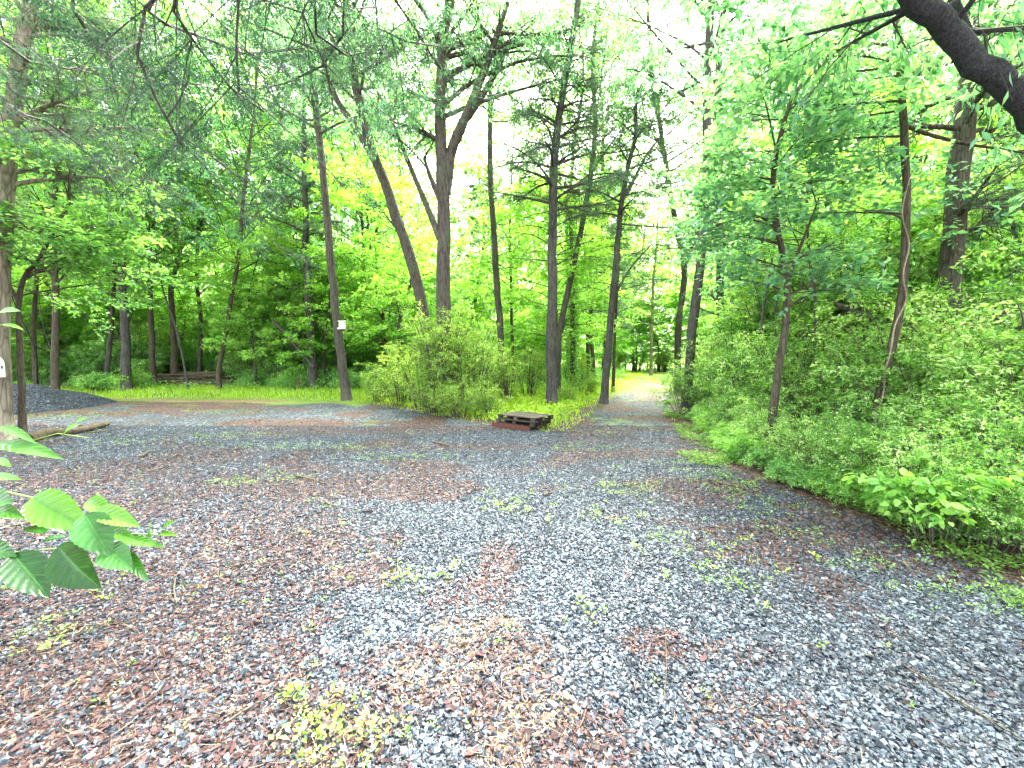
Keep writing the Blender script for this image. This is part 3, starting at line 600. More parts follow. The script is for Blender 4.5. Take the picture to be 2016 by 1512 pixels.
T('forked_snag', 'dark leaning trunk with bare forked branches at the left side of the track', 'tree', [(1188, 795), (1200, 660), (1210, 540), (1222, 420), (1232, 350), (1250, 270)], 14.3, 16, 'cedar', 11.5, (6.2, 11.2, 2.6, 30), B_dark, L_cedar, 15, top=.35, dead=(26, 3., 7.5, 1.8),
  limbs=[([(1222, 400, 0), (1245, 360, 0), (1270, 310, .2), (1300, 270, .4)], 8), ([(1206, 590, 0), (1240, 530, 0), (1285, 478, .2)], 5)])
T('thin_track_tree', 'thin brown trunk just right of the dark leaning one, beside the track', 'tree', [(1207, 775), (1210, 680), (1214, 590), (1222, 480)], 19.5, 7, 'cedar', 9, (5, 8.8, 1.6, 16), B_brown, L_cedar, 16, dead=(30, 2.5, 7, 1.8))
T('clearing_tree', 'small pale-stemmed tree alone in the bright clearing at the end of the track', 'tree', [(1281, 752), (1283, 640), (1286, 560)], 37, 7, 'under', 18, (4.2, 17.8, 4.2, 56), B_pale, L_fresh, 17)
T('bent_tree', 'grey trunk with a high Y fork at the right side of the track', 'tree', [(1334, 775), (1334, 700), (1337, 620), (1347, 560), (1345, 515), (1335, 460), (1328, 430)], 19, 13, 'decid', 19, (9.5, 18.5, 4., 44), B_oak, L_teal, 18, top=.5, limbs=[([(1346, 530, 0), (1362, 490, 0), (1375, 440, 0)], 8)])
T('track_tree', 'dark trunk with a leafy foot where the track narrows, right of the grey forked one', 'tree', [(1352, 815), (1358, 700), (1372, 570), (1384, 450), (1390, 330), (1392, 150)], 11.7, 19, 'hick', 15, (8., 14.5, 3.3, 34), B_dark, L_teal, 19, top=.6)
T('mossy_tree', 'dark blue-grey trunk behind drooping cedar boughs right of the track', 'tree', [(1420, 780), (1419, 660), (1418, 520), (1416, 400), (1410, 240)], 15.5, 16, 'cedar', 16, (5, 15, 2.9, 34), B_dark, L_cedar, 20, top=.6, targets=[(1380, 570, -1), (1480, 560, -1), (1520, 600, 0), (1350, 600, 0), (1550, 570, 1), (1460, 620, -1)])
T('short_trunk', 'brown trunk half hidden in the thicket between the blue-grey trunk and the forked sapling', 'tree', [(1488, 790), (1490, 690), (1497, 590), (1503, 480)], 17, 12, 'decid', 15, (6.5, 14.5, 2.8, 28), B_brown, L_green, 21)
T('forked_sapling', 'brown sapling in the right thicket, forked below spreading leaf tiers', 'tree', [(1508, 915), (1520, 820), (1533, 730), (1547, 620), (1550, 560), (1538, 500), (1530, 440), (1520, 360)], 6.3, 16, 'under', 5.6, (3.9, 5.4, 1.5, 10), B_brown, L_teal, 22, dens=.8, lsize=.1, top=.4,
  limbs=[([(1550, 560, 0), (1570, 500, 0), (1590, 450, .1), (1612, 390, .2)], 8)],
  targets=[(1360, 330, .3), (1420, 300, 0), (1400, 400, 0), (1480, 420, -.3), (1450, 350, .4), (1340, 400, .5), (1500, 520, -.6), (1600, 560, -.3), (1460, 500, 0), (1560, 330, 0), (1620, 350, 0), (1390, 460, .6), (1640, 480, .5), (1500, 300, 0), (1440, 550, .4), (1660, 560, .3)])
T('vine_tree', 'tall thin winding trunk with a pale vine and bare side arms in the right thicket', 'tree', [(1690, 945), (1728, 800), (1752, 700), (1775, 590), (1783, 480), (1784, 350), (1776, 200), (1768, 60), (1762, -40)], 5.5, 16, 'under', 8.6, None, B_brown, L_teal, 23, top=.5, dens=.75, lsize=.11,
  limbs=[([(1774, 130, 0), (1730, 114, 0), (1670, 110, .1), (1600, 112, .2), (1510, 122, .4)], 5), ([(1784, 248, 0), (1830, 265, 0), (1900, 283, -.1), (1960, 292, -.2), (2040, 305, -.3)], 8)],
  targets=[(1640, 200, 1.3), (1580, 260, 1.5), (1690, 240, 1.4), (1650, 60, 1), (1560, 160, .9), (1700, 330, 1.5), (1620, 420, 1.6), (1690, 420, 1.8), (1550, 60, .9), (1480, 130, 1.2), (1450, 220, 1.4), (1700, 140, 1.6), (1500, 300, 1.8)])
def vine():
    root = TREES['vine_tree23']; P = smooth_path([W(a, b, 5.4+c) for a, b, c in [(1700, 930, .02), (1722, 840, -.03), (1740, 770, .0), (1742, 730, -.06), (1752, 700, -.08), (1762, 640, -.05), (1784, 590, .02), (1778, 540, -.06), (1790, 480, .03), (1776, 420, -.06), (1791, 350, .03)]], 40)
    V, Q = tube(P-np.array(root.location), np.linspace(.013, .007, 40), 6, np.random.RandomState(2), .2); mesh('vine', V, Q, M_vine, root, attr={'v': np.full(len(Q), .6)}, smooth=True)
M_vine = vmat('pale_vine', [(0, (.12, .10, .07)), (1, (.36, .31, .22))], noise=25, rough=.8); vine()
T('great_pine', 'massive broken-barked trunk behind the foliage near the right edge', 'tree', [(1862, 780), (1868, 600), (1880, 440), (1892, 300), (1912, 150), (1938, 0)], 7.1, 38, 'cedar', 13, (5.2, 12.5, 2.6, 30), B_oak, L_cedar, 24, top=.6, targets=[(1990, 120, -1), (1980, 200, 0), (2000, 380, 0), (1960, 330, -1), (1990, 60, 0), (1960, 440, 0)])
for a in [
 ('slim tree among the left thicket with broad fresh green crown above the brush pile', [(302, 740), (298, 640), (294, 540), (290, 420)], 20, 10, 20.5, (7, 20, 4.6, 58), B_brown, L_teal, 81, .15),
 ('stout dark tree at the back of the left thicket, under the yellow-green leaves', [(248, 740), (245, 640), (240, 540), (246, 400)], 18.5, 16, 18, (4.5, 17.5, 4.6, 58), B_dark, L_green, 82, .14),
 ('tree with spreading light crown behind the gravel heap', [(108, 740), (110, 600), (104, 450), (112, 330)], 16.8, 13, 15, (4.5, 14.5, 4.6, 58), B_brown, L_green, 83, .13),
 ('tree between the lone leaning trunk and the straight dark trunk, far back, bright crown', [(560, 740), (556, 640), (562, 520), (558, 400)], 24, 10, 21, (8, 20.5, 4.8, 54), B_oak, L_green, 84, .16),
 ('leaning tree in the middle of the left thicket below light leaves', [(430, 740), (452, 610), (470, 500), (480, 380)], 19, 9, 20, (5.5, 19.5, 4.8, 60), B_brown, L_teal, 85, .15),
 ('thin tree at the far left behind the slender pale young tree', [(70, 745), (66, 640), (72, 540), (60, 420)], 19, 8, 19, (5, 18.5, 4.6, 50), B_brown, L_fresh, 86, .15),
 ('tree behind the brush pile right of the V-forked one, light crown', [(392, 742), (396, 640), (388, 540), (392, 430)], 22.5, 8, 19, (5, 18.5, 4.6, 54), B_oak, L_fresh, 87, .15)]:
    T('leafy_tree', a[0], 'tree', a[1], a[2], a[3], 'decid', a[4], a[5], a[6], a[7], a[8], lsize=a[9])
# overhanging tree whose trunk stands just outside the frame on the right
def leaning_giant():
    rng = np.random.RandomState(31); d = 4.2
    P = [np.array([8.6, 4.9, -.05]), np.array([7.9, 4.7, 1.3]), np.array([6.7, 4.4, 2.7]), W(2016, 205, d), W(1935, 130, d), W(1860, 55, d), W(1800, -10, d-.1), W(1740, -120, d-.2), W(1690, -260, d)]
    lb = [W(1935, 135, d), W(1918, 95, d+.1), W(1895, 40, d+.15), W(1872, -20, d+.2), W(1850, -160, d+.3)]
    acc_t, PP = trunk_mesh(rng, np.array(P), .165, 16, .5, .4, [(lb, .055)], 40)
    root = empty('overhanging_tree', (8.6, 4.9, 0), 'rough dark limb slanting across the top right corner, thickest bark in the photo', 'tree')
    acc_c = Acc(); n = 16; P0 = PP[rng.randint(30, 39, n)]; P2 = P0+nrm(rng.randn(n, 3)*[1, 1, .3]+[.0, .3, .7])*rng.uniform(1.2, 2.2, n)[:, None]
    b = mkb(P0, (P0+P2)/2, P2, .03); V, Q = tubes(b, 5, 5); acc_t.add(V, Q, 0, .5, True); grow(rng, acc_c, b, 'hick', 1.)
    off = np.array([8.6, 4.9, 0]); acc_t.build('trunk', [B_limb], root, off); acc_c.build('crown', [B_twig, L_teal], root, off)
leaning_giant()
# cedar standing behind the camera whose dark boughs hang into the top left
def overhead(name, label, base, H, arms, seed, r0=.16, dens=.8):
    rng = np.random.RandomState(seed); base = np.array(base, float)
    P = np.array([base, base+[.1, 0, H*.4], base+[0, .15, H]]); acc_t, PP = trunk_mesh(rng, P, r0, 12, .4)
    root = empty(name, base, label, 'tree'); acc_c = Acc()
    for arm in arms:
        pts, w = arm; lp = [W(a, b, c) for (a, b, c) in pts]; st = path_at(PP, np.array([min(max(lp[0][2]+.4, 1.), H-.1)]))[0]
        lp = smooth_path([st]+lp, 18); V, Q = tube(lp, np.linspace(.036*w, .009, 18), 6, rng, .2); acc_t.add(V, Q, 0, .5, True)
        n = int(11+8*w); q = rng.uniform(6, 16.9, n); P0 = np.array([lp[int(k)]*(1-k % 1)+lp[int(k)+1]*(k % 1) for k in q]); tg = nrm(np.array([lp[int(k)+1]-lp[int(k)] for k in q]))
        P2 = P0+nrm(tg*.7+rng.randn(n, 3)*[.8, .6, .4]+[0, 0, -.25])*rng.uniform(.5, 1.3, n)[:, None]
        b = mkb(P0, (P0+P2)/2+rng.randn(n, 3)*.06, P2, .007); b['c'] = rng.randn(n)*.3; V, Q = tubes(b, 5, 4); acc_c.add(V, Q, 0, .2)
        b2 = sub(rng, b, 6, .42, .7, .25, .6, 0, .1, .5, .0025); V, Q = tubes(b2, 3, 3); acc_c.add(V, Q, 0, .2)
        b3 = sub(rng, b2, 5, .16, .7, .2, .7, 0, .1, .6, .0015); V, Q = tubes(b3, 1, 3); acc_c.add(V, Q, 0, .3)
        keep = rng.rand(len(b3['P0'])) < .9*dens; b4 = {k_: v_[keep] for k_, v_ in b3.items()}
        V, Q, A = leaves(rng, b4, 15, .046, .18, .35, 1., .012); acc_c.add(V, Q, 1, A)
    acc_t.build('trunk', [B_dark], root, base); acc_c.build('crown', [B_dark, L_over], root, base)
overhead('overhanging_cedar', 'cedar reaching in from overhead with thin dark boughs across the upper left', (-3.4, -1.2, -.05), 9, [
    ([(60, -200, 3.2), (130, -20, 3.8), (165, 60, 4.2), (245, 135, 4.6), (310, 165, 5.), (400, 165, 5.4)], 1.),
    ([(200, -150, 3.), (280, 0, 3.6), (310, 40, 4.), (400, 72, 4.4), (470, 105, 4.8), (600, 95, 5.4)], 1.1),
    ([(240, -200, 2.8), (330, 0, 3.4), (375, 70, 3.7), (440, 160, 4.), (520, 220, 4.4)], .9),
    ([(280, -220, 3.), (283, -10, 3.2), (292, 60, 3.3), (262, 140, 3.3), (330, 220, 3.4), (360, 290, 3.5)], .8),
    ([(0, 80, 4.), (60, 120, 4.4), (130, 135, 4.8), (220, 130, 5.4)], .7),
    ([(-60, 160, 4.2), (60, 220, 4.8), (150, 280, 5.4), (210, 340, 5.8)], .8),
    ([(460, -200, 2.8), (470, -20, 3.2), (465, 100, 3.3), (470, 180, 3.3)], .6)], 41)
overhead('second_overhanging_cedar', 'cedar reaching in from overhead with drooping dark twigs above the central limbs', (-.6, -2.2, -.05), 9, [
    ([(560, -200, 3.4), (690, -10, 4.2), (670, 80, 4.4), (650, 120, 4.6), (560, 165, 4.8), (510, 175, 5.)], .9),
    ([(600, -200, 3.4), (612, -5, 3.8), (620, 60, 4.), (660, 110, 4.3), (760, 95, 4.6)], .8),
    ([(700, -200, 3.6), (780, 0, 4.2), (830, 75, 4.6), (870, 140, 5.), (905, 190, 5.3)], 1.),
    ([(540, -200, 3.2), (520, 0, 3.8), (600, 30, 4.2), (650, 160, 4.4), (660, 230, 4.6)], .7),
    ([(720, -200, 3.6), (730, 0, 4.), (760, 70, 4.2), (860, 90, 4.8)], .6)], 42)

# ------------------------------------------------------------------ prototypes of the background wood
def proto(name, label, kind, H, z0, Rm, n, r0, bark, leaf, seed, dens=1., lsize=None, group='trees of the background wood'):
    rng = np.random.RandomState(seed)
    P = np.array([[0, 0, -.1], [rng.randn()*.2, rng.randn()*.2, H*.3], [rng.randn()*.4, rng.randn()*.4, H*.65], [rng.randn()*.6, rng.randn()*.6, H]])
    acc_t, PP = trunk_mesh(rng, P, r0, 8, .25); root = empty(name, (0, 0, 0), label, 'tree', group); acc_c = Acc()
    b = auto_prim(rng, PP, kind, z0, H-.1, Rm, n, r0); V, Q = tubes(b, 4, 4); acc_t.add(V, Q, 0, .5); grow(rng, acc_c, b, kind, dens, lsize)
    acc_t.build('trunk', [bark], root); acc_c.build('crown', [B_twig, leaf], root)
    return root
PR = [proto('background_tree', 'tall leafy tree of the wood behind the clearing, one of many alike', 'decid', 19, 7, 4., 50, .13, B_brown, L_green, 51, lsize=.16),
      proto('background_tree', 'tall leafy tree of the wood behind the clearing, one of many alike', 'decid', 17, 4.5, 3.8, 54, .11, B_oak, L_fresh, 52, lsize=.15),
      proto('background_tree', 'tall leafy tree of the wood behind the clearing, one of many alike', 'hick', 20, 7.5, 3.9, 48, .15, B_dark, L_teal, 53, lsize=.18)]
PC = [proto('background_cedar', 'blue-green cedar of the wood behind the clearing, one of many alike', 'cedar', 15, 4, 3., 60, .17, B_dark, L_cedar, 54, lsize=.13, group='cedars of the background wood')]
PU = [proto('understory_tree', 'low bright-leaved tree in the background thicket, one of many alike', 'under', 7.5, 1.2, 3., 40, .07, B_brown, L_fresh, 55, lsize=.13, group='low trees of the background thicket'),
      proto('understory_tree', 'low bright-leaved tree in the background thicket, one of many alike', 'under', 6, .9, 2.6, 36, .06, B_brown, L_green, 56, lsize=.12, group='low trees of the background thicket'),
      proto('understory_tree', 'low bright-leaved tree in the background thicket, one of many alike', 'under', 9, 2, 3.4, 44, .08, B_oak, L_fresh, 57, lsize=.13, group='low trees of the background thicket')]
at_ = lambda px, d: (px-1008)/FPX*d
rb = random.Random(77); used = set(); taken = [(t.location.x, t.location.y) for t in TREES.values() if t.location.x > 3 or t.location.y < 17]
def place(protos, x, y, s, sz=None):
    k = rb.randrange(len(protos)); o = protos[k]; k = o.name; loc = (x, y, gz(x, y)); rz = rb.uniform(0, 6.28)
    if k not in used:
        used.add(k); o.location = loc; o.rotation_euler = (0, 0, rz); o.scale = (s, s, s)
    else: dup(o, loc, rz, s, sz=sz, tilt=(rb.uniform(-.05, .05), rb.uniform(-.05, .05)))
def free(x, y, r):
    if inroad(x, y) > -1.2: return False
    if y > 14 and abs(x-centre_path(y)) < (2.9 if y < 22 else 4.6) and y < 44: return False
    return all((x-a)**2+(y-b)**2 > r*r for a, b in taken)
def fill(protos, n, yr, xw, r, sr, cond=lambda x, y: True):
    c = t = 0
    while c < n and t < n*60:
        t += 1; y = rb.uniform(*yr); x = rb.uniform(-xw*y-2, xw*y+2)
        if free(x, y, r) and cond(x, y): taken.append((x, y)); place(protos, x, y, rb.uniform(*sr)); c += 1
for (x, y, k) in ((5.0, 26.5, 0), (8.6, 38, 1), (20.5, 41, 0), (17.4, 33, 2), (15.5, 52, 1), (20.5, 51, 1), (24., 46, 0), (12.5, 54, 0)): taken.append((x, y)); place([PR[k]], x, y, rb.uniform(1.0, 1.25))
for (x, y, k) in ((15, 49.5, 0), (18, 50, 2), (21.5, 48, 0), (11.5, 47.5, 2), (16.5, 54, 2), (20, 55, 0), (24, 53, 2), (13, 55, 0)): taken.append((x, y)); place([PU[k]], x, y, rb.uniform(1., 1.3))
nocentre = lambda x, y: not (-10 < x < 3 and y < 18)
fill(PR, 58, (22, 54), 1.28, 3.2, (.8, 1.15), nocentre)
fill(PR, 9, (14, 22), 1.25, 2.8, (.75, 1.), lambda x, y: x > 11 or x < -17)
fill(PC, 9, (20, 45), 1.28, 3., (.75, 1.1), lambda x, y: x > -4)
fill(PU, 62, (18, 34), 1.28, 2.0, (.7, 1.1), lambda x, y: nocentre(x, y) and not (-22 < x < -12.5 and y < 23.5))
fill(PU, 44, (32, 56), 1.28, 2.6, (.8, 1.3), nocentre)
fill(PU, 9, (6.5, 17), 1.25, 2.0, (.6, .85), lambda x, y: x > right_edge(y)+3.2)
fill(PR, 3, (-8, 3), .0, 3, (.8, 1.), lambda x, y: abs(x) > 5)
for (x, y) in ((-9, -4), (8, -6), (-14, 3), (12, -1), (-5, -9)): taken.append((x, y)); place(PR, x, y, .9)

PS = [proto('thin_sapling', 'thin crooked pole-like sapling in the shade of the wood, one of many alike', 'under', 7.5, 3.4, 1.3, 12, .045, B_dark, L_green, 58, dens=.7, group='thin saplings in the wood'),
      proto('thin_sapling', 'thin crooked pole-like sapling in the shade of the wood, one of many alike', 'bare', 6., 1.8, 1.2, 14, .035, B_dark, L_green, 59, group='thin saplings in the wood')]
for i in range(46):
    for t_ in range(30):
        d = rb.uniform(17.8, 30) if i < 34 else rb.uniform(8, 16); px = rb.uniform(60, 860) if i < 34 else rb.uniform(1420, 2000); x = at_(px, d)
        if inroad(x, d) < -1.4: break
    place(PS, x, d, rb.uniform(.7, 1.2))
    r_ = [q for q in bpy.data.objects if q.name.startswith('thin_sapling') and abs(q.location.x-x) < 1e-4][0]; r_.rotation_euler = (rb.uniform(-.22, .22), rb.uniform(-.28, .28), rb.uniform(0, 6))
for i in range(20):
    d = rb.uniform(20.5, 26); px = rb.uniform(0, 640); px = px+190 if 290 < px < 480 and d < 23.5 else px; place([PU[0], PU[2]], at_(px, d), d, rb.uniform(.5, .8))
# far wood beyond, reads as one mass
def far_wood():
    rng = np.random.RandomState(9); ac = Acc(); n = 900
    a = rng.uniform(-1.15, 1.15, n); dist = rng.uniform(52, 80, n); c = np.stack([np.sin(a)*dist, np.cos(a)*dist, rng.uniform(0, 1, n)**1.3*20], 1)
    i = np.repeat(np.arange(n), 260); P = c[i]+rng.randn(len(i), 3)*[2.2, 2.2, 1.5]
    b = mkb(P, P+[.1, 0, 0], P+[.2, 0, 0], .001); b['c'] = np.repeat(rng.randn(n)*.5, 260); V, Q, A = leaves(rng, b, 1, .42, .6, .2, .5, .0); ac.add(V, Q, 0, A)
    tag(ac.build('far_woodland', [L_fresh]), kind='stuff')
far_wood()

# ------------------------------------------------------------------ shrubs
def shrub(name, label, cat, H, Rm, stems, leaf, seed, ls=.045, w=.5, n2=8, n3=5, per=8, L2=.45, L3=.18, sag=.25, fold=False, flat=.5, nj=.5, group=None, t0=.15, arch=.2):
    rng = np.random.RandomState(seed); root = empty(name, (0, 0, 0), label, cat, group)
    az = rng.rand(stems)*2*math.pi; rr = Rm*np.sqrt(rng.rand(stems)); h = H*rng.uniform(.55, 1., stems)*(1-.35*(rr/Rm)**2)
    P0 = np.stack([np.cos(az)*rr*.25, np.sin(az)*rr*.25, np.full(stems, -.04)], 1); P2 = np.stack([np.cos(az)*rr, np.sin(az)*rr, h], 1); P1 = P0*.6+P2*.4+np.stack([0*h, 0*h, h*(.25+arch)], 1)
    b = mkb(P0, P1, P2, .004+.004*H); b['c'] = rng.randn(stems)*.35
    st = Acc(); V, Q = tubes(b, 6, 5); st.add(V, Q, 0, .5, True); b2 = sub(rng, b, n2, L2, .9, t0, flat, .1, sag, .5, .003); V, Q = tubes(b2, 3, 3); st.add(V, Q, 0, .5)
    b3 = sub(rng, b2, n3, L3, .8, .1, flat, 0, sag, .6, .0015); V, Q = tubes(b3, 1, 3); st.add(V, Q, 0, .5); st.build('stem', [B_twig], root)
    ac = Acc(); V, Q, A = leaves(rng, b3, per, ls, w, .15, nj, ls*.25, fold=fold, curl=.12); ac.add(V, Q, 0, A); ac.build('foliage', [leaf], root)
    return root
S_priv = [shrub('thicket_shrub', 'x', 'shrub', 2.7, 1.25, 20, L_priv, 61, ls=.062, n2=7, L2=.62, L3=.22, per=7, arch=.3), shrub('thicket_shrub', 'x', 'shrub', 2.1, 1.25, 20, L_priv, 62, ls=.058, n2=7, L2=.55, L3=.22, per=8, arch=.3),
          shrub('thicket_shrub', 'x', 'shrub', 2.8, 1.1, 28, L_green, 63, ls=.075),
          shrub('thicket_shrub', 'x', 'shrub', 4.2, 1.3, 30, L_priv, 68, ls=.075, n2=12, L2=.6, L3=.25, arch=.1)]
S_yel = [shrub('arching_bush', 'x', 'bush', 2.9, 1.05, 26, L_bush, 64, ls=.06, w=.36, n2=8, per=7, arch=.3, sag=.3, L2=.55), shrub('arching_bush', 'x', 'bush', 1.7, 1.1, 26, L_bush, 65, ls=.055, w=.4, sag=.35)]
S_low = [shrub('low_shrub', 'x', 'shrub', .8, .7, 16, L_fresh, 66, ls=.05, w=.55, L2=.3), shrub('low_shrub', 'x', 'shrub', .6, .6, 14, L_green, 67, ls=.05, L2=.25)]
firsts = set()
def put(protos, k, x, y, s, label, group=None, sz=None):
    o = protos[k]; loc = (x, y, gz(x, y)); rz = rb.uniform(0, 6.28)
    if id(o) not in firsts:
        firsts.add(id(o)); o.location = loc; o.rotation_euler = (0, 0, rz); o.scale = (s, s, sz or s); o['label'] = label
        if group: o['group'] = group
        return o
    return dup(o, loc, rz, s, label, group, sz=sz)
def at(px, d): return (px-1008)/FPX*d
# the central bush
cb = 'arching yellow-green bush of the clump round the oaks'
for (px, d, s, k, lab) in [(872, 12.0, 1.28, 0, 'tallest yellow-green bush, arching round the foot of the many-limbed oak'), (925, 12.3, 1.12, 0, 'yellow-green bush just right of the many-limbed oak'),
        (835, 12.8, 1.12, 0, 'yellow-green bush at the foot of the tilted oak'), (790, 13.6, 1.2, 1, 'green bush between the white-box tree and the tilted oak'),
        (905, 10.9, .7, 1, 'low bush spilling onto the gravel edge in front of the oaks'), (960, 11.0, .6, 1, 'low yellow-green bush behind the left end of the pallets'),
        (850, 11.6, .75, 1, 'low bush on the gravel edge below the tilted oak'), (745, 14.8, .8, 1, 'low bush on the right of the leaning trunk with the white box'),
        (1000, 14., .8, 0, 'loose bush behind the pallets left of the tall cedar'), (1040, 15.5, .8, 0, 'pale bush beside the foot of the tall cedar'),
        (960, 15, .8, 0, 'bush behind the central clump around the winding trunk'), (1150, 17, .7, 1, 'bush between the ivy trunk and the dark leaning trunk'), (1120, 14.2, .45, 1, 'small bush right of the tall cedar foot')]:
    put(S_yel, k, at(px, d), d, s, lab)
# far left thicket and backdrop, alike
for i in range(78):
    px = rb.uniform(-90, 860); d = rb.uniform(20.2, 27); d = max(d, 23.5) if 300 < px < 480 else d; put(S_priv, rb.choice([1, 2, 2, 2, 3]), at(px, d), d, rb.uniform(.6, 1.1), 'green shrub in the thicket behind the left grass verge, one of many alike', 'shrubs behind the left verge')
for i in range(22):
    px = rb.uniform(-20, 800); px = px+170 if 320 < px < 470 else px; d = rb.uniform(19.5, 22); put(S_low, rb.choice([0, 1]), at(px, d), d, rb.uniform(.6, 1.1), 'low leafy plant at the back of the left grass verge, one of many alike', 'low plants along the left verge')
for i in range(24):
    d = rb.uniform(20, 46); x = centre_path(d)+rb.choice([-1, 1])*rb.uniform(3.2 if d < 26 else 5., 10); put(S_yel, rb.choice([0, 1]), float(x), d, rb.uniform(.5, .9), 'pale bush beside the far end of the track, one of many alike', 'bushes beside the far track')
for i in range(34):
    px = rb.uniform(170, 720); px = px+200 if 290 < px < 490 else px; d = rb.uniform(18.6, 21); put(S_low, rb.choice([0, 1, 1]), at(px, d), d, rb.uniform(.9, 1.7), 'low leafy plant at the back of the left grass verge, one of many alike', 'low plants along the left verge')
# right-hand thicket
k_ = 0
for (px, d, s, k) in [(1350, 11.2, .62, 1), (1395, 11.2, .85, 1), (1450, 10.6, .95, 0), (1400, 13, .95, 0), (1480, 8.8, .85, 1), (1560, 8.5, .95, 0), (1440, 8.2, .5, 1), (1570, 7.6, .7, 1), (1630, 7.4, .85, 1), (1615, 6.9, .6, 1),
                      (1720, 7.0, 1.0, 0), (1790, 5.9, .75, 1), (1800, 6.4, .95, 0), (1860, 5.2, .75, 1), (1930, 5.8, .9, 0), (1990, 4.9, .85, 1), (1850, 4.7, .5, 1), (1930, 4.3, .6, 1), (2000, 3.9, .55, 1), (2060, 4.6, .9, 0), (1660, 5.9, .4, 1)]:
    put(S_priv, k, at(px, d), d, s*1.15, 'small-leaved shrub in the thicket along the right side, one of many alike', 'shrubs of the right thicket')
for (px, d, s) in [(1500, 11.5, 1.1), (1560, 10.5, 1.2), (1640, 9.8, 1.15), (1720, 9.2, 1.2), (1800, 8.8, 1.3), (1880, 8.4, 1.3), (1960, 8., 1.35), (2030, 7.2, 1.3), (1440, 15, 1.2), (1600, 13.5, 1.4), (1700, 13, 1.4), (1820, 12.5, 1.4), (1940, 12, 1.5)]:
    put(S_priv, rb.choice([2, 3, 3]), at(px, d), d, s*1.1, 'taller shrub at the back of the right thicket, one of many alike', 'tall shrubs at the back of the right thicket')
for i in range(26):
    d = rb.uniform(3.4, 13); x = float(right_edge(d))+rb.uniform(.45, 1.0); put(S_low, rb.choice([0, 1]), x, d, rb.uniform(.35, .7), 'low fresh plant along the foot of the right thicket, one of many alike', 'low plants at the foot of the right thicket')
for i in range(30):
    d = 2.95+i*.34+rb.uniform(-.1, .1); x = float(right_edge(d))+(rb.uniform(.45, .85) if d < 5.2 else rb.uniform(.75, 1.2)); put(S_priv, rb.choice([0, 1, 1]), x, d, rb.uniform(.34, .5), 'small-leaved shrub in the thicket along the right side, one of many alike', 'shrubs of the right thicket')
for i in range(26):
    d = rb.uniform(3.3, 12); x = float(right_edge(d))+rb.uniform(.3, .8); put(S_low, rb.choice([0, 1]), x, d, rb.uniform(.35, .65), 'low fresh plant along the foot of the right thicket, one of many alike', 'low plants at the foot of the right thicket')
for i in range(20):
    d = rb.uniform(47, 56); put(S_yel, 0, float(centre_path(d))+rb.uniform(-9, 9), d, rb.uniform(.8, 1.2), 'green shrub closing the far side of the clearing, one of many alike', 'shrubs beyond the clearing')
L_highlit = leafmat('highlit_leaf', (.10, .28, .07), (.40, .60, .25), (.80, .86, .68), trans=.4)  # pale tones paint the highlights on the leaves into their colour
S_pale = [shrub('highlit_shrub', 'x', 'shrub', 2.6, 1.2, 13, L_highlit, 71, ls=.06, n2=7, n3=4, L2=.6, L3=.22, per=6, arch=.35)]
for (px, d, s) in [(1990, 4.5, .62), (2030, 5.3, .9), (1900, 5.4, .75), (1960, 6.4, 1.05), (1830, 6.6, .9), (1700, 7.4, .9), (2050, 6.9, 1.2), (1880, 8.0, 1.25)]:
    put(S_pale, 0, at(px, d), d, s, 'spraying shrub with leaf highlights coloured whitish-green, toward the right edge of the thicket, one of several alike', 'pale shrubs of the right thicket')
o = shrub('broad_leaved_shrub', 'bright shrub with large oval leaves at the front of the right thicket', 'shrub', .75, .42, 11, L_fresh, 70, ls=.085, w=.5, n2=5, n3=3, per=4, L2=.25, L3=.1, fold=True, t0=.4)
o.location = (3.66, 3.42, gz(3.66, 3.42)); 

# ------------------------------------------------------------------ gravel pile, logs, pallets, signs, sticks
def gravel_pile():
    rng = np.random.RandomState(3); cx, cy_, Rr = -16.7, 13.0, 3.0
    g = np.linspace(-1.15, 1.15, 90); X, Y = np.meshgrid(g, g); q = np.hypot(X, Y*1.05)
    H = lambda X, Y: .88*np.clip(1-np.hypot(X, Y*1.05)**1.5, 0, 1)**.95*(.75+.55*fbm(X*2.6+5, Y*2.6, 4)) - .05
    Z = H(X, Y); Wx = X*Rr+cx; Wy = Y*Rr+cy_; n = 90
    ii = (np.arange(n-1)[:, None]*n+np.arange(n-1)[None]).ravel()
    V = np.stack([Wx, Wy, Z+gh(Wx, Wy)], -1)-[cx, cy_, 0]
    o = mesh('gravel_pile', V, np.stack([ii, ii+1, ii+n+1, ii+n], -1), GM, attr={k: np.full(n*n, v) for k, v in (('road', 1.), ('litter', .08), ('moss', 0.), ('straw', 0.))}, smooth=True, loc=(cx, cy_, 0))
    tag(o, 'heap of dark blue-grey gravel at the left edge of the clearing', 'gravel pile')
    m = 30000; a = rng.uniform(-1.05, 1.05, m); b = rng.uniform(-1.1, .6, m); k = H(a, b) > -.03; a, b = a[k], b[k]; m = len(a)
    V, Q, A = stones(a*Rr, b*Rr, H(a, b)+gh(a*Rr+cx, b*Rr+cy_), rng.uniform(.025, .05, m), np.clip(rng.beta(1.4, 3.2, m), 0, 1))
    mesh('stone_cover', V, Q, M_stone, o, attr={'v': A})
gravel_pile()
B_log = barkmat('log_bark', (.05, .04, .03), (.16, .125, .09), (.10, .10, .05), sc_=12)
M_cut = vmat('cut_wood', [(0, (.12, .08, .05)), (1, (.3, .2, .12))], noise=30)
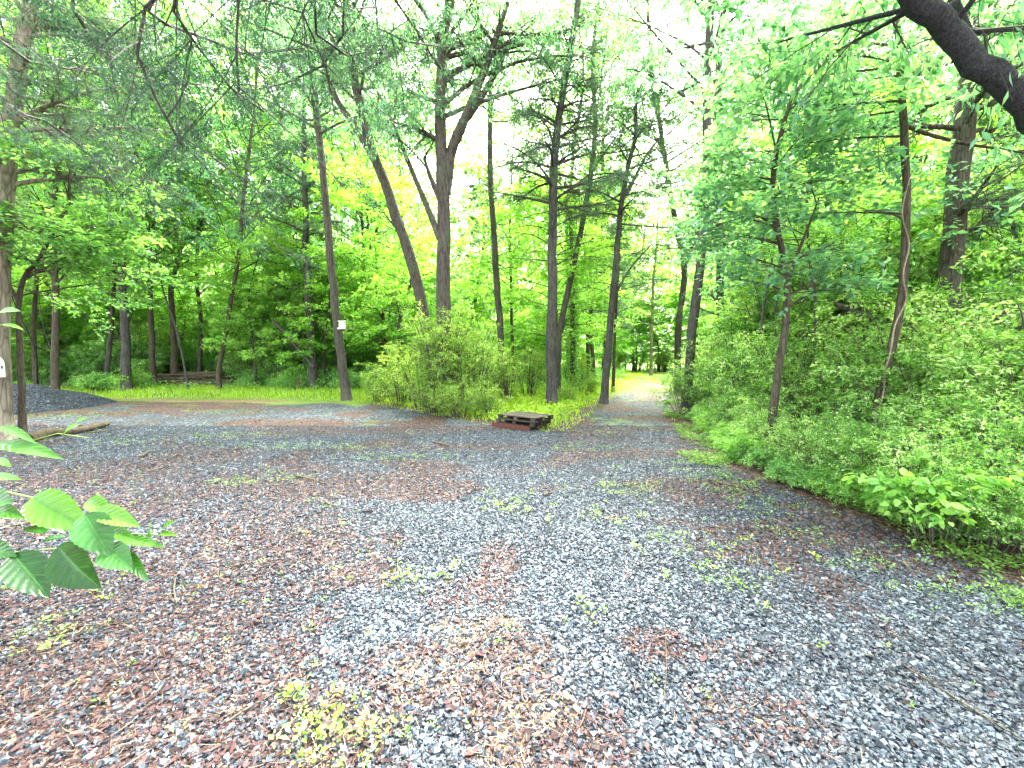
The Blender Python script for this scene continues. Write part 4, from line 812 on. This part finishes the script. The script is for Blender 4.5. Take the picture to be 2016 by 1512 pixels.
def log(name, label, cat, pts, rads, seed, group=None, twigs=0, mat=None):
    rng = np.random.RandomState(seed); pts = np.array(pts, float); P = smooth_path(pts, 14); c = P.mean(0).copy(); r = np.interp(np.linspace(0, 1, 14), np.linspace(0, 1, len(rads)), rads)
    ac = Acc(); V, Q = tube(P, r, 9, rng, .16); ac.add(V, Q, 0, .5, True)
    for i in range(twigs):
        k = rng.randint(2, 12); d = nrm((rng.randn(3)*[1, 1, .4]+[0, 0, .3])[None])[0]; L = rng.uniform(2, 5)*r.max(); V, Q = tube([P[k], P[k]+d*L*.6, P[k]+d*L+rng.randn(3)*.02], [r[k]*.35, r[k]*.28, r[k]*.15], 6); ac.add(V, Q, 0, .5, True)
    o = ac.build(name, [mat or B_log], None, c, tuple(float(v) for v in c)); return tag(o, label, cat, group)
def g3(px, py, h=0., z=0.):
    g = G(px, py, z); return [g[0], g[1], gz(g[0], g[1])+z+h]
log('toppled_log', 'arched fallen trunk lying on the grass to the right of the gravel heap', 'log', [W(112, 764, 20), W(135, 760, 20), W(153, 755, 20.2), W(185, 748, 21), W(222, 745, 22), W(262, 744, 23)], [.10, .22, .27, .2, .17, .12], 1, twigs=3)
log('fallen_log', 'half-rotten log lying at the left edge of the gravel below the slender tree', 'log', [g3(52, 874, .07), g3(95, 862, .08), g3(140, 858, .07), g3(180, 850, .07), g3(212, 843, .09)], [.11, .10, .07, .075, .06], 2, twigs=2)
log('fallen_limb', 'dark fallen limb leaning low against the straight dark trunk', 'fallen branch', [W(618, 724, 18.4), W(590, 690, 18.6), W(560, 655, 18.9), W(535, 628, 19.2)], [.07, .08, .07, .05], 3, twigs=2, mat=B_dark)
log('broken_limb', 'dark broken limb hanging across the right thicket beside the winding trunk', 'fallen branch', [W(1622, 594, 7.8), W(1655, 603, 7.7), W(1685, 617, 7.6), W(1722, 630, 7.5)], [.03, .045, .05, .04], 4, twigs=4, mat=B_dark)
rl = np.random.RandomState(8)
for i in range(24):
    h = .1+.7*(i/24); w = 2.7*(1-.25*i/24); x0 = at(388, 21.2)+rl.uniform(-.6, .6)*(1-.4*i/24); y0 = 21.2+rl.uniform(-.7, .7); a = rl.uniform(-.35, .35); L = w*rl.uniform(.5, .95); r = rl.uniform(.04, .1); sl_ = rl.uniform(-.13, .10)
    log('brush_log', 'weathered log in the low brush pile behind the left verge, one of many alike', 'log', [(x0-L*math.cos(a), y0-L*math.sin(a), max(h-sl_*L, .05)), (x0, y0+.05, h+.03), (x0+L*math.cos(a), y0+L*math.sin(a), max(h+sl_*L, .05))], [r, r, r*.7], 20+i, 'logs of the brush pile', twigs=1)
# pallets
M_board = vmat('weathered_board', [(0, (.018, .014, .011)), (.5, (.055, .044, .035)), (1, (.12, .10, .08))], noise=14, rough=.8)
M_redb = vmat('red_painted_board', [(0, (.06, .02, .016)), (1, (.13, .042, .032))], noise=20, rough=.7)
def boxm(c, s, rng=None, j=0):
    v = np.array([[-1, -1, -1], [1, -1, -1], [1, 1, -1], [-1, 1, -1], [-1, -1, 1], [1, -1, 1], [1, 1, 1], [-1, 1, 1]], float)*.5*np.array(s)
    if rng is not None: v = v+rng.randn(8, 3)*j
    return v+np.array(c), np.array([[0, 3, 2, 1], [4, 5, 6, 7], [0, 1, 5, 4], [1, 2, 6, 5], [2, 3, 7, 6], [3, 0, 4, 7]])
def bev(o, w=.004):
    m = o.modifiers.new('bevel', 'BEVEL'); m.width = w; m.segments = 2; m.limit_method = 'ANGLE'; return o
PC_ = np.array([.20, 9.35]); ANG = math.atan2(.6, -.75)
def pallet(label, dx, dy, z, da, seed, red=False):
    rng = np.random.RandomState(seed); a = ANG+da; c, s_ = math.cos(ANG), math.sin(ANG)
    x = PC_[0]+dx*c-dy*s_; y = PC_[1]+dx*s_+dy*c; root = empty('pallet', (x, y, gz(x, y)+z), label, 'pallet', rz=a); Lx, Ly = 1.04, .74
    for k in range(6):
        V, Q = boxm((0, -Ly/2+Ly*(k+.5)/6, .092), (Lx, Ly/6-.012, .018), rng, .0015); bev(mesh('deck_board', V, Q, M_board, root, attr={'v': np.full(6, rng.uniform(.35, 1.))}), .003)
    for k in range(3):
        V, Q = boxm((0, (k-1)*(Ly/2-.045), .009), (Lx, .09, .018), rng, .0015); bev(mesh('bottom_board', V, Q, M_board, root, attr={'v': np.full(6, rng.uniform(.2, .7))}), .003)
    for i in range(3):
        for k in range(3):
            V, Q = boxm(((i-1)*(Lx/2-.05), (k-1)*(Ly/2-.045), .0505), (.095, .085, .062), rng, .0015); bev(mesh('block', V, Q, M_board, root, attr={'v': np.full(6, rng.uniform(.3, .9))}), .003)
    if red:
        V, Q = boxm((0, Ly/2+.014, .055), (Lx+.05, .022, .118), rng, .002); bev(mesh('side_board', V, Q, M_redb, root, attr={'v': np.full(6, .6)}), .003)['label'] = 'red painted side board'
    return root
pallet('bottom pallet of the small stack, with a red board along its side', 0, 0, .0, 0, 1, True)
pallet('middle pallet of the small dark stack beside the track', -.07, -.02, .104, .03, 2)
pallet('topmost pallet of the small stack, pale worn boards facing up', -.14, .0, .208, -.02, 3)
# white box on the leaning trunk
M_white = vmat('white_paint', [(0, (.6, .6, .58)), (1, (.78, .78, .76))], rough=.5)
M_ink = vmat('dark_ink', [(0, (.02, .02, .025)), (1, (.03, .03, .03))]); M_rust = vmat('red_ink', [(0, (.35, .05, .05)), (1, (.4, .07, .06))])
c = W(674, 641, 14.75); root = empty('nest_box', c, 'small white box nailed to the lone leaning trunk', 'box', rz=.1)
bev(mesh('body', *boxm((0, 0, 0), (.2, .16, .26)), M_white, root, attr={'v': np.full(6, .8)}), .008)
bev(mesh('lid', *boxm((.01, -.01, .15), (.26, .22, .03)), M_white, root, attr={'v': np.full(6, 1.)}), .006)
bev(mesh('ledge', *boxm((-.07, -.09, -.11), (.14, .12, .07)), M_white, root, attr={'v': np.full(6, .6)}), .02)
V, Q = tube([(0.1, -.05, -.14), (.28, -.06, -.13), (.42, -.05, -.15)], [.012, .011, .008], 6); mesh('perch', V, Q, M_straw, root, attr={'v': np.full(len(Q), .9)}, smooth=True)
# striped sign on the pale tree
c = W(-9, 722, 7.45); root = empty('trail_sign', c, 'white round-topped sign with red lines on the leftmost trunk, cut by the photo edge', 'sign')
th = np.linspace(0, math.pi, 13); out = [(-.165, -.19), (.165, -.19)]+[(.165*math.cos(t), .04+.16*math.sin(t)) for t in th]; n = len(out); bm_ = __import__('bmesh').new()
fr = [bm_.verts.new((a, -.008, b)) for a, b in out]; bk = [bm_.verts.new((a, .008, b)) for a, b in out]; bm_.faces.new(fr); bm_.faces.new(bk[::-1])
for i in range(n): bm_.faces.new((fr[i], bk[i], bk[(i+1) % n], fr[(i+1) % n]))
me = bpy.data.meshes.new('board'); bm_.normal_update(); bm_.to_mesh(me); me.materials.append(M_white); o = bpy.data.objects.new('board', me); col.objects.link(o); o.parent = root
for zz in (-.15, -.12, .09, .12): mesh('stripe', *boxm((0, -.0105, zz), (.29, .003, .008)), M_rust, root, attr={'v': np.full(6, .5)})
for xx in (-.09, -.01, .07, .13): mesh('mark', *boxm((xx, -.0105, -.01), (.035, .003, .055)), M_ink, root, attr={'v': np.full(6, .5)})
# red stake in the verge
g = g3(588, 775); V, Q = boxm((0, 0, .28), (.07, .05, .62)); tag(bev(mesh('stake', V, Q, M_redb, None, attr={'v': np.full(6, .9)}, loc=tuple(g)), .008), 'short red-brown stake standing in the left verge', 'stake')
# sticks on the gravel
for i, (p, r, lab) in enumerate([
    ([(580, 940), (610, 946), (642, 957)], .012, 'dark thin stick on the gravel left of centre, mid-distance'),
    ([(1775, 1312), (1850, 1360), (1920, 1405), (2010, 1462)], .005, 'long pale stick lying diagonally near the lower right corner'),
    ([(345, 1140), (343, 1165), (348, 1192)], .006, 'short curved twig beyond the foreground leaves'),
    ([(450, 1116), (470, 1112), (490, 1108)], .006, 'short straight dark twig on gravel right of the foreground leaves'),
    ([(445, 1425), (480, 1400), (540, 1365)], .004, 'thin grey twig near the bottom edge left of centre'),
    ([(120, 1236), (200, 1232), (300, 1225)], .004, 'long straight thin twig on the brown litter at the left'),
    ([(1395, 950), (1425, 958), (1465, 968)], .018, 'reddish-brown stick at the foot of the right verge'),
    ([(855, 874), (868, 877), (884, 881)], .02, 'stubby brown stick on the gravel in front of the central bush'),
    ([(165, 856), (215, 852), (262, 842), (285, 838)], .012, 'bent thin branch lying right of the rotten log'),
    ([(275, 902), (288, 895), (300, 890)], .02, 'small grey broken stick on the litter right of the rotten log'),
    ([(330, 905), (350, 897), (365, 892)], .01, 'small thin stick just right of the grey broken stick'),
    ([(1310, 1260), (1312, 1320), (1306, 1390)], .003, 'thin tan stem lying upright in the view right of the needle patch'),
    ([(1085, 852), (1110, 853), (1132, 852)], .012, 'dark stick just right of the pallets'),
    ([(1330, 862), (1350, 868), (1372, 876)], .012, 'dark stick on the litter below the right thicket near the track'),
    ([(640, 990), (648, 996), (655, 998)], .012, 'short black twig left of centre on grey gravel'),
    ([(1070, 978), (1078, 975), (1086, 974)], .016, 'small black chip of wood on the central gravel')]):
    log('stick', lab, 'stick', [g3(a, b, r*1.2+.014) for a, b in p], [r, r*.9, r*.6], 60+i, twigs=1 if r < .015 else 0)

# ------------------------------------------------------------------ sapling with large leaves at the near left
def near_sapling():
    rng = np.random.RandomState(4); base = np.array([-1.55, .98, gz(-1.55, .98)-.03]); root = empty('leafy_sapling', base, 'large-leaved green sapling branch close to the camera at the left edge', 'sapling')
    M_stem = vmat('green_stem', [(0, (.07, .10, .02)), (1, (.16, .22, .05))], rough=.5)
    ac = Acc(); Pm = smooth_path([base, base+[.05, .02, .6], base+[.0, -.02, 1.2], base+[.06, 0, 1.75]], 14); V, Q = tube(Pm, np.linspace(.011, .004, 14), 7); ac.add(V, Q, 0, .2, True)
    def br(pts, a, b): V, Q = tube(smooth_path([W(*p) for p in pts], 12), np.linspace(a, b, 12), 6); ac.add(V, Q, 0, .9, True)
    br([(-380, 1010, .96), (-150, 960, .9), (0, 968, .85), (65, 980, .82), (165, 1010, .8), (240, 1058, .8), (310, 1052, .8)], .004, .0012)
    br([(-380, 1060, .96), (-120, 1095, .86), (20, 1088, .8), (110, 1080, .78), (205, 1072, .78)], .0035, .0012)
    br([(-360, 900, .97), (-120, 895, .95), (0, 880, .95), (70, 866, .95), (125, 852, .95), (175, 862, .97)], .003, .001)
    br([(-350, 700, .97), (-100, 650, .95), (0, 640, .95)], .003, .001)
    ac.build('stem', [M_stem], root, base)
    LV = [(62, 978, 168, 1038, 66, .80, .75, .62, 0), (170, 985, 217, 1003, 26, .83, .85, .5, 0), (188, 1003, 268, 1032, 36, .80, 1., .6, 0), (58, 985, 125, 1042, 30, .83, .8, .3, 0),
          (165, 1012, 214, 1092, 50, .78, .35, .45, 0), (205, 1078, 256, 1118, 48, .77, .55, .6, 0), (245, 1085, 288, 1142, 20, .78, .6, .5, 0), (112, 1076, 186, 1160, 88, .76, .12, .75, 0), (24, 1090, 92, 1172, 62, .77, .05, .6, 0),
          (-30, 1075, 22, 1092, 36, .79, .4, .6, 0), (-35, 985, 16, 985, 46, .85, .6, .6, 0), (-30, 942, 34, 937, 14, .9, .9, .3, 0), (232, 1062, 318, 1070, 20, .8, .9, .5, 0),
          (298, 1056, 292, 1030, 13, .8, 1., .5, 0), (318, 1046, 338, 1024, 15, .8, 1., .5, 0), (312, 1052, 345, 1050, 9, .8, 1., .4, 0), (85, 1050, 52, 1034, 34, .82, .25, .5, 0), (130, 1056, 80, 1066, 18, .82, .5, .4, 0),
          (-10, 872, 116, 893, 22, .93, .8, .35, 0), (-5, 838, 66, 864, 14, .95, .7, .4, 0), (124, 856, 150, 832, 18, .95, .8, .6, 0), (148, 836, 166, 820, 11, .96, 1., .6, 0), (-12, 905, 18, 914, 13, .93, .9, .4, 0),
          (-6, 640, 43, 641, 11, .95, 1., .4, 0), (-8, 618, 32, 606, 20, .96, 1., .6, 0), (-12, 1000, 40, 1016, 22, .86, .7, .5, 0), (210, 1042, 262, 1060, 22, .8, .75, .5, 0)]
    for (x0, y0, x1, y1, w, d, v, face, _) in LV:
        a = W(x0, y0, d); b = W(x1, y1, d-.03); ax = b-a; L = np.linalg.norm(ax); ax /= L; up = np.array([0, 0, 1.])*(1-face)+np.array([0, -1., .25])*face; up = up+rng.randn(3)*.12
        sd = np.cross(up, ax); sd /= np.linalg.norm(sd); N = np.cross(ax, sd); hw = w*.5/FPX*d/max(.55, face+.25)*.92; nu, nv = 45, 21; V = []; VE = []
        for i in range(nu):
            u = i/(nu-1); prof = (math.sin(math.pi*min(1, u*1.0)**.78)**.85)*(1-.12*u) if 0 < u < 1 else 0.0; ser = 1+(.035 if (i//2) % 2 else -.02)
            for j in range(nv):
                t = (j/(nv-1)-.5)*2; vn = max(math.exp(-(t/.06)**2), .75*max(0, math.sin((u*1.05-abs(t)*.22)*48))**10*(1-.4*abs(t))); VE.append(vn*.6); V.append(a+ax*L*u+sd*hw*prof*t*(ser if abs(t) == 1 else 1)+N*(hw*.30*prof*abs(t)**1.3-.22*L*(u-.3)**2+.0010*math.sin((u*1.05-abs(t)*.22)*48+1.8)*prof*abs(t)**.5))
        ii = (np.arange(nu-1)[:, None]*nv+np.arange(nv-1)[None]).ravel(); Q = np.stack([ii, ii+1, ii+nv+1, ii+nv], -1)
        o = mesh('leaf', np.array(V)-base, Q, L_near, root, attr={'v': np.full(len(Q), v), 'vein': np.array(VE)}, smooth=True)
near_sapling()

# ------------------------------------------------------------------ moist air under the trees
def haze():
    m, n, o = newmat('moist_air'); v = N_(n, 'ShaderNodeVolumePrincipled'); v.inputs['Color'].default_value = (.93, .97, 1., 1); v.inputs['Density'].default_value = HAZE; v.inputs['Anisotropy'].default_value = .2
    n.links.new(v.outputs[0], o.inputs['Volume'])
    V, Q = boxm((0, 0, 12.), (640, 640, 28.)); o_ = mesh('haze', V, Q, m); tag(o_, kind='stuff')
    if HAZE <= 0: bpy.data.objects.remove(o_)
haze()
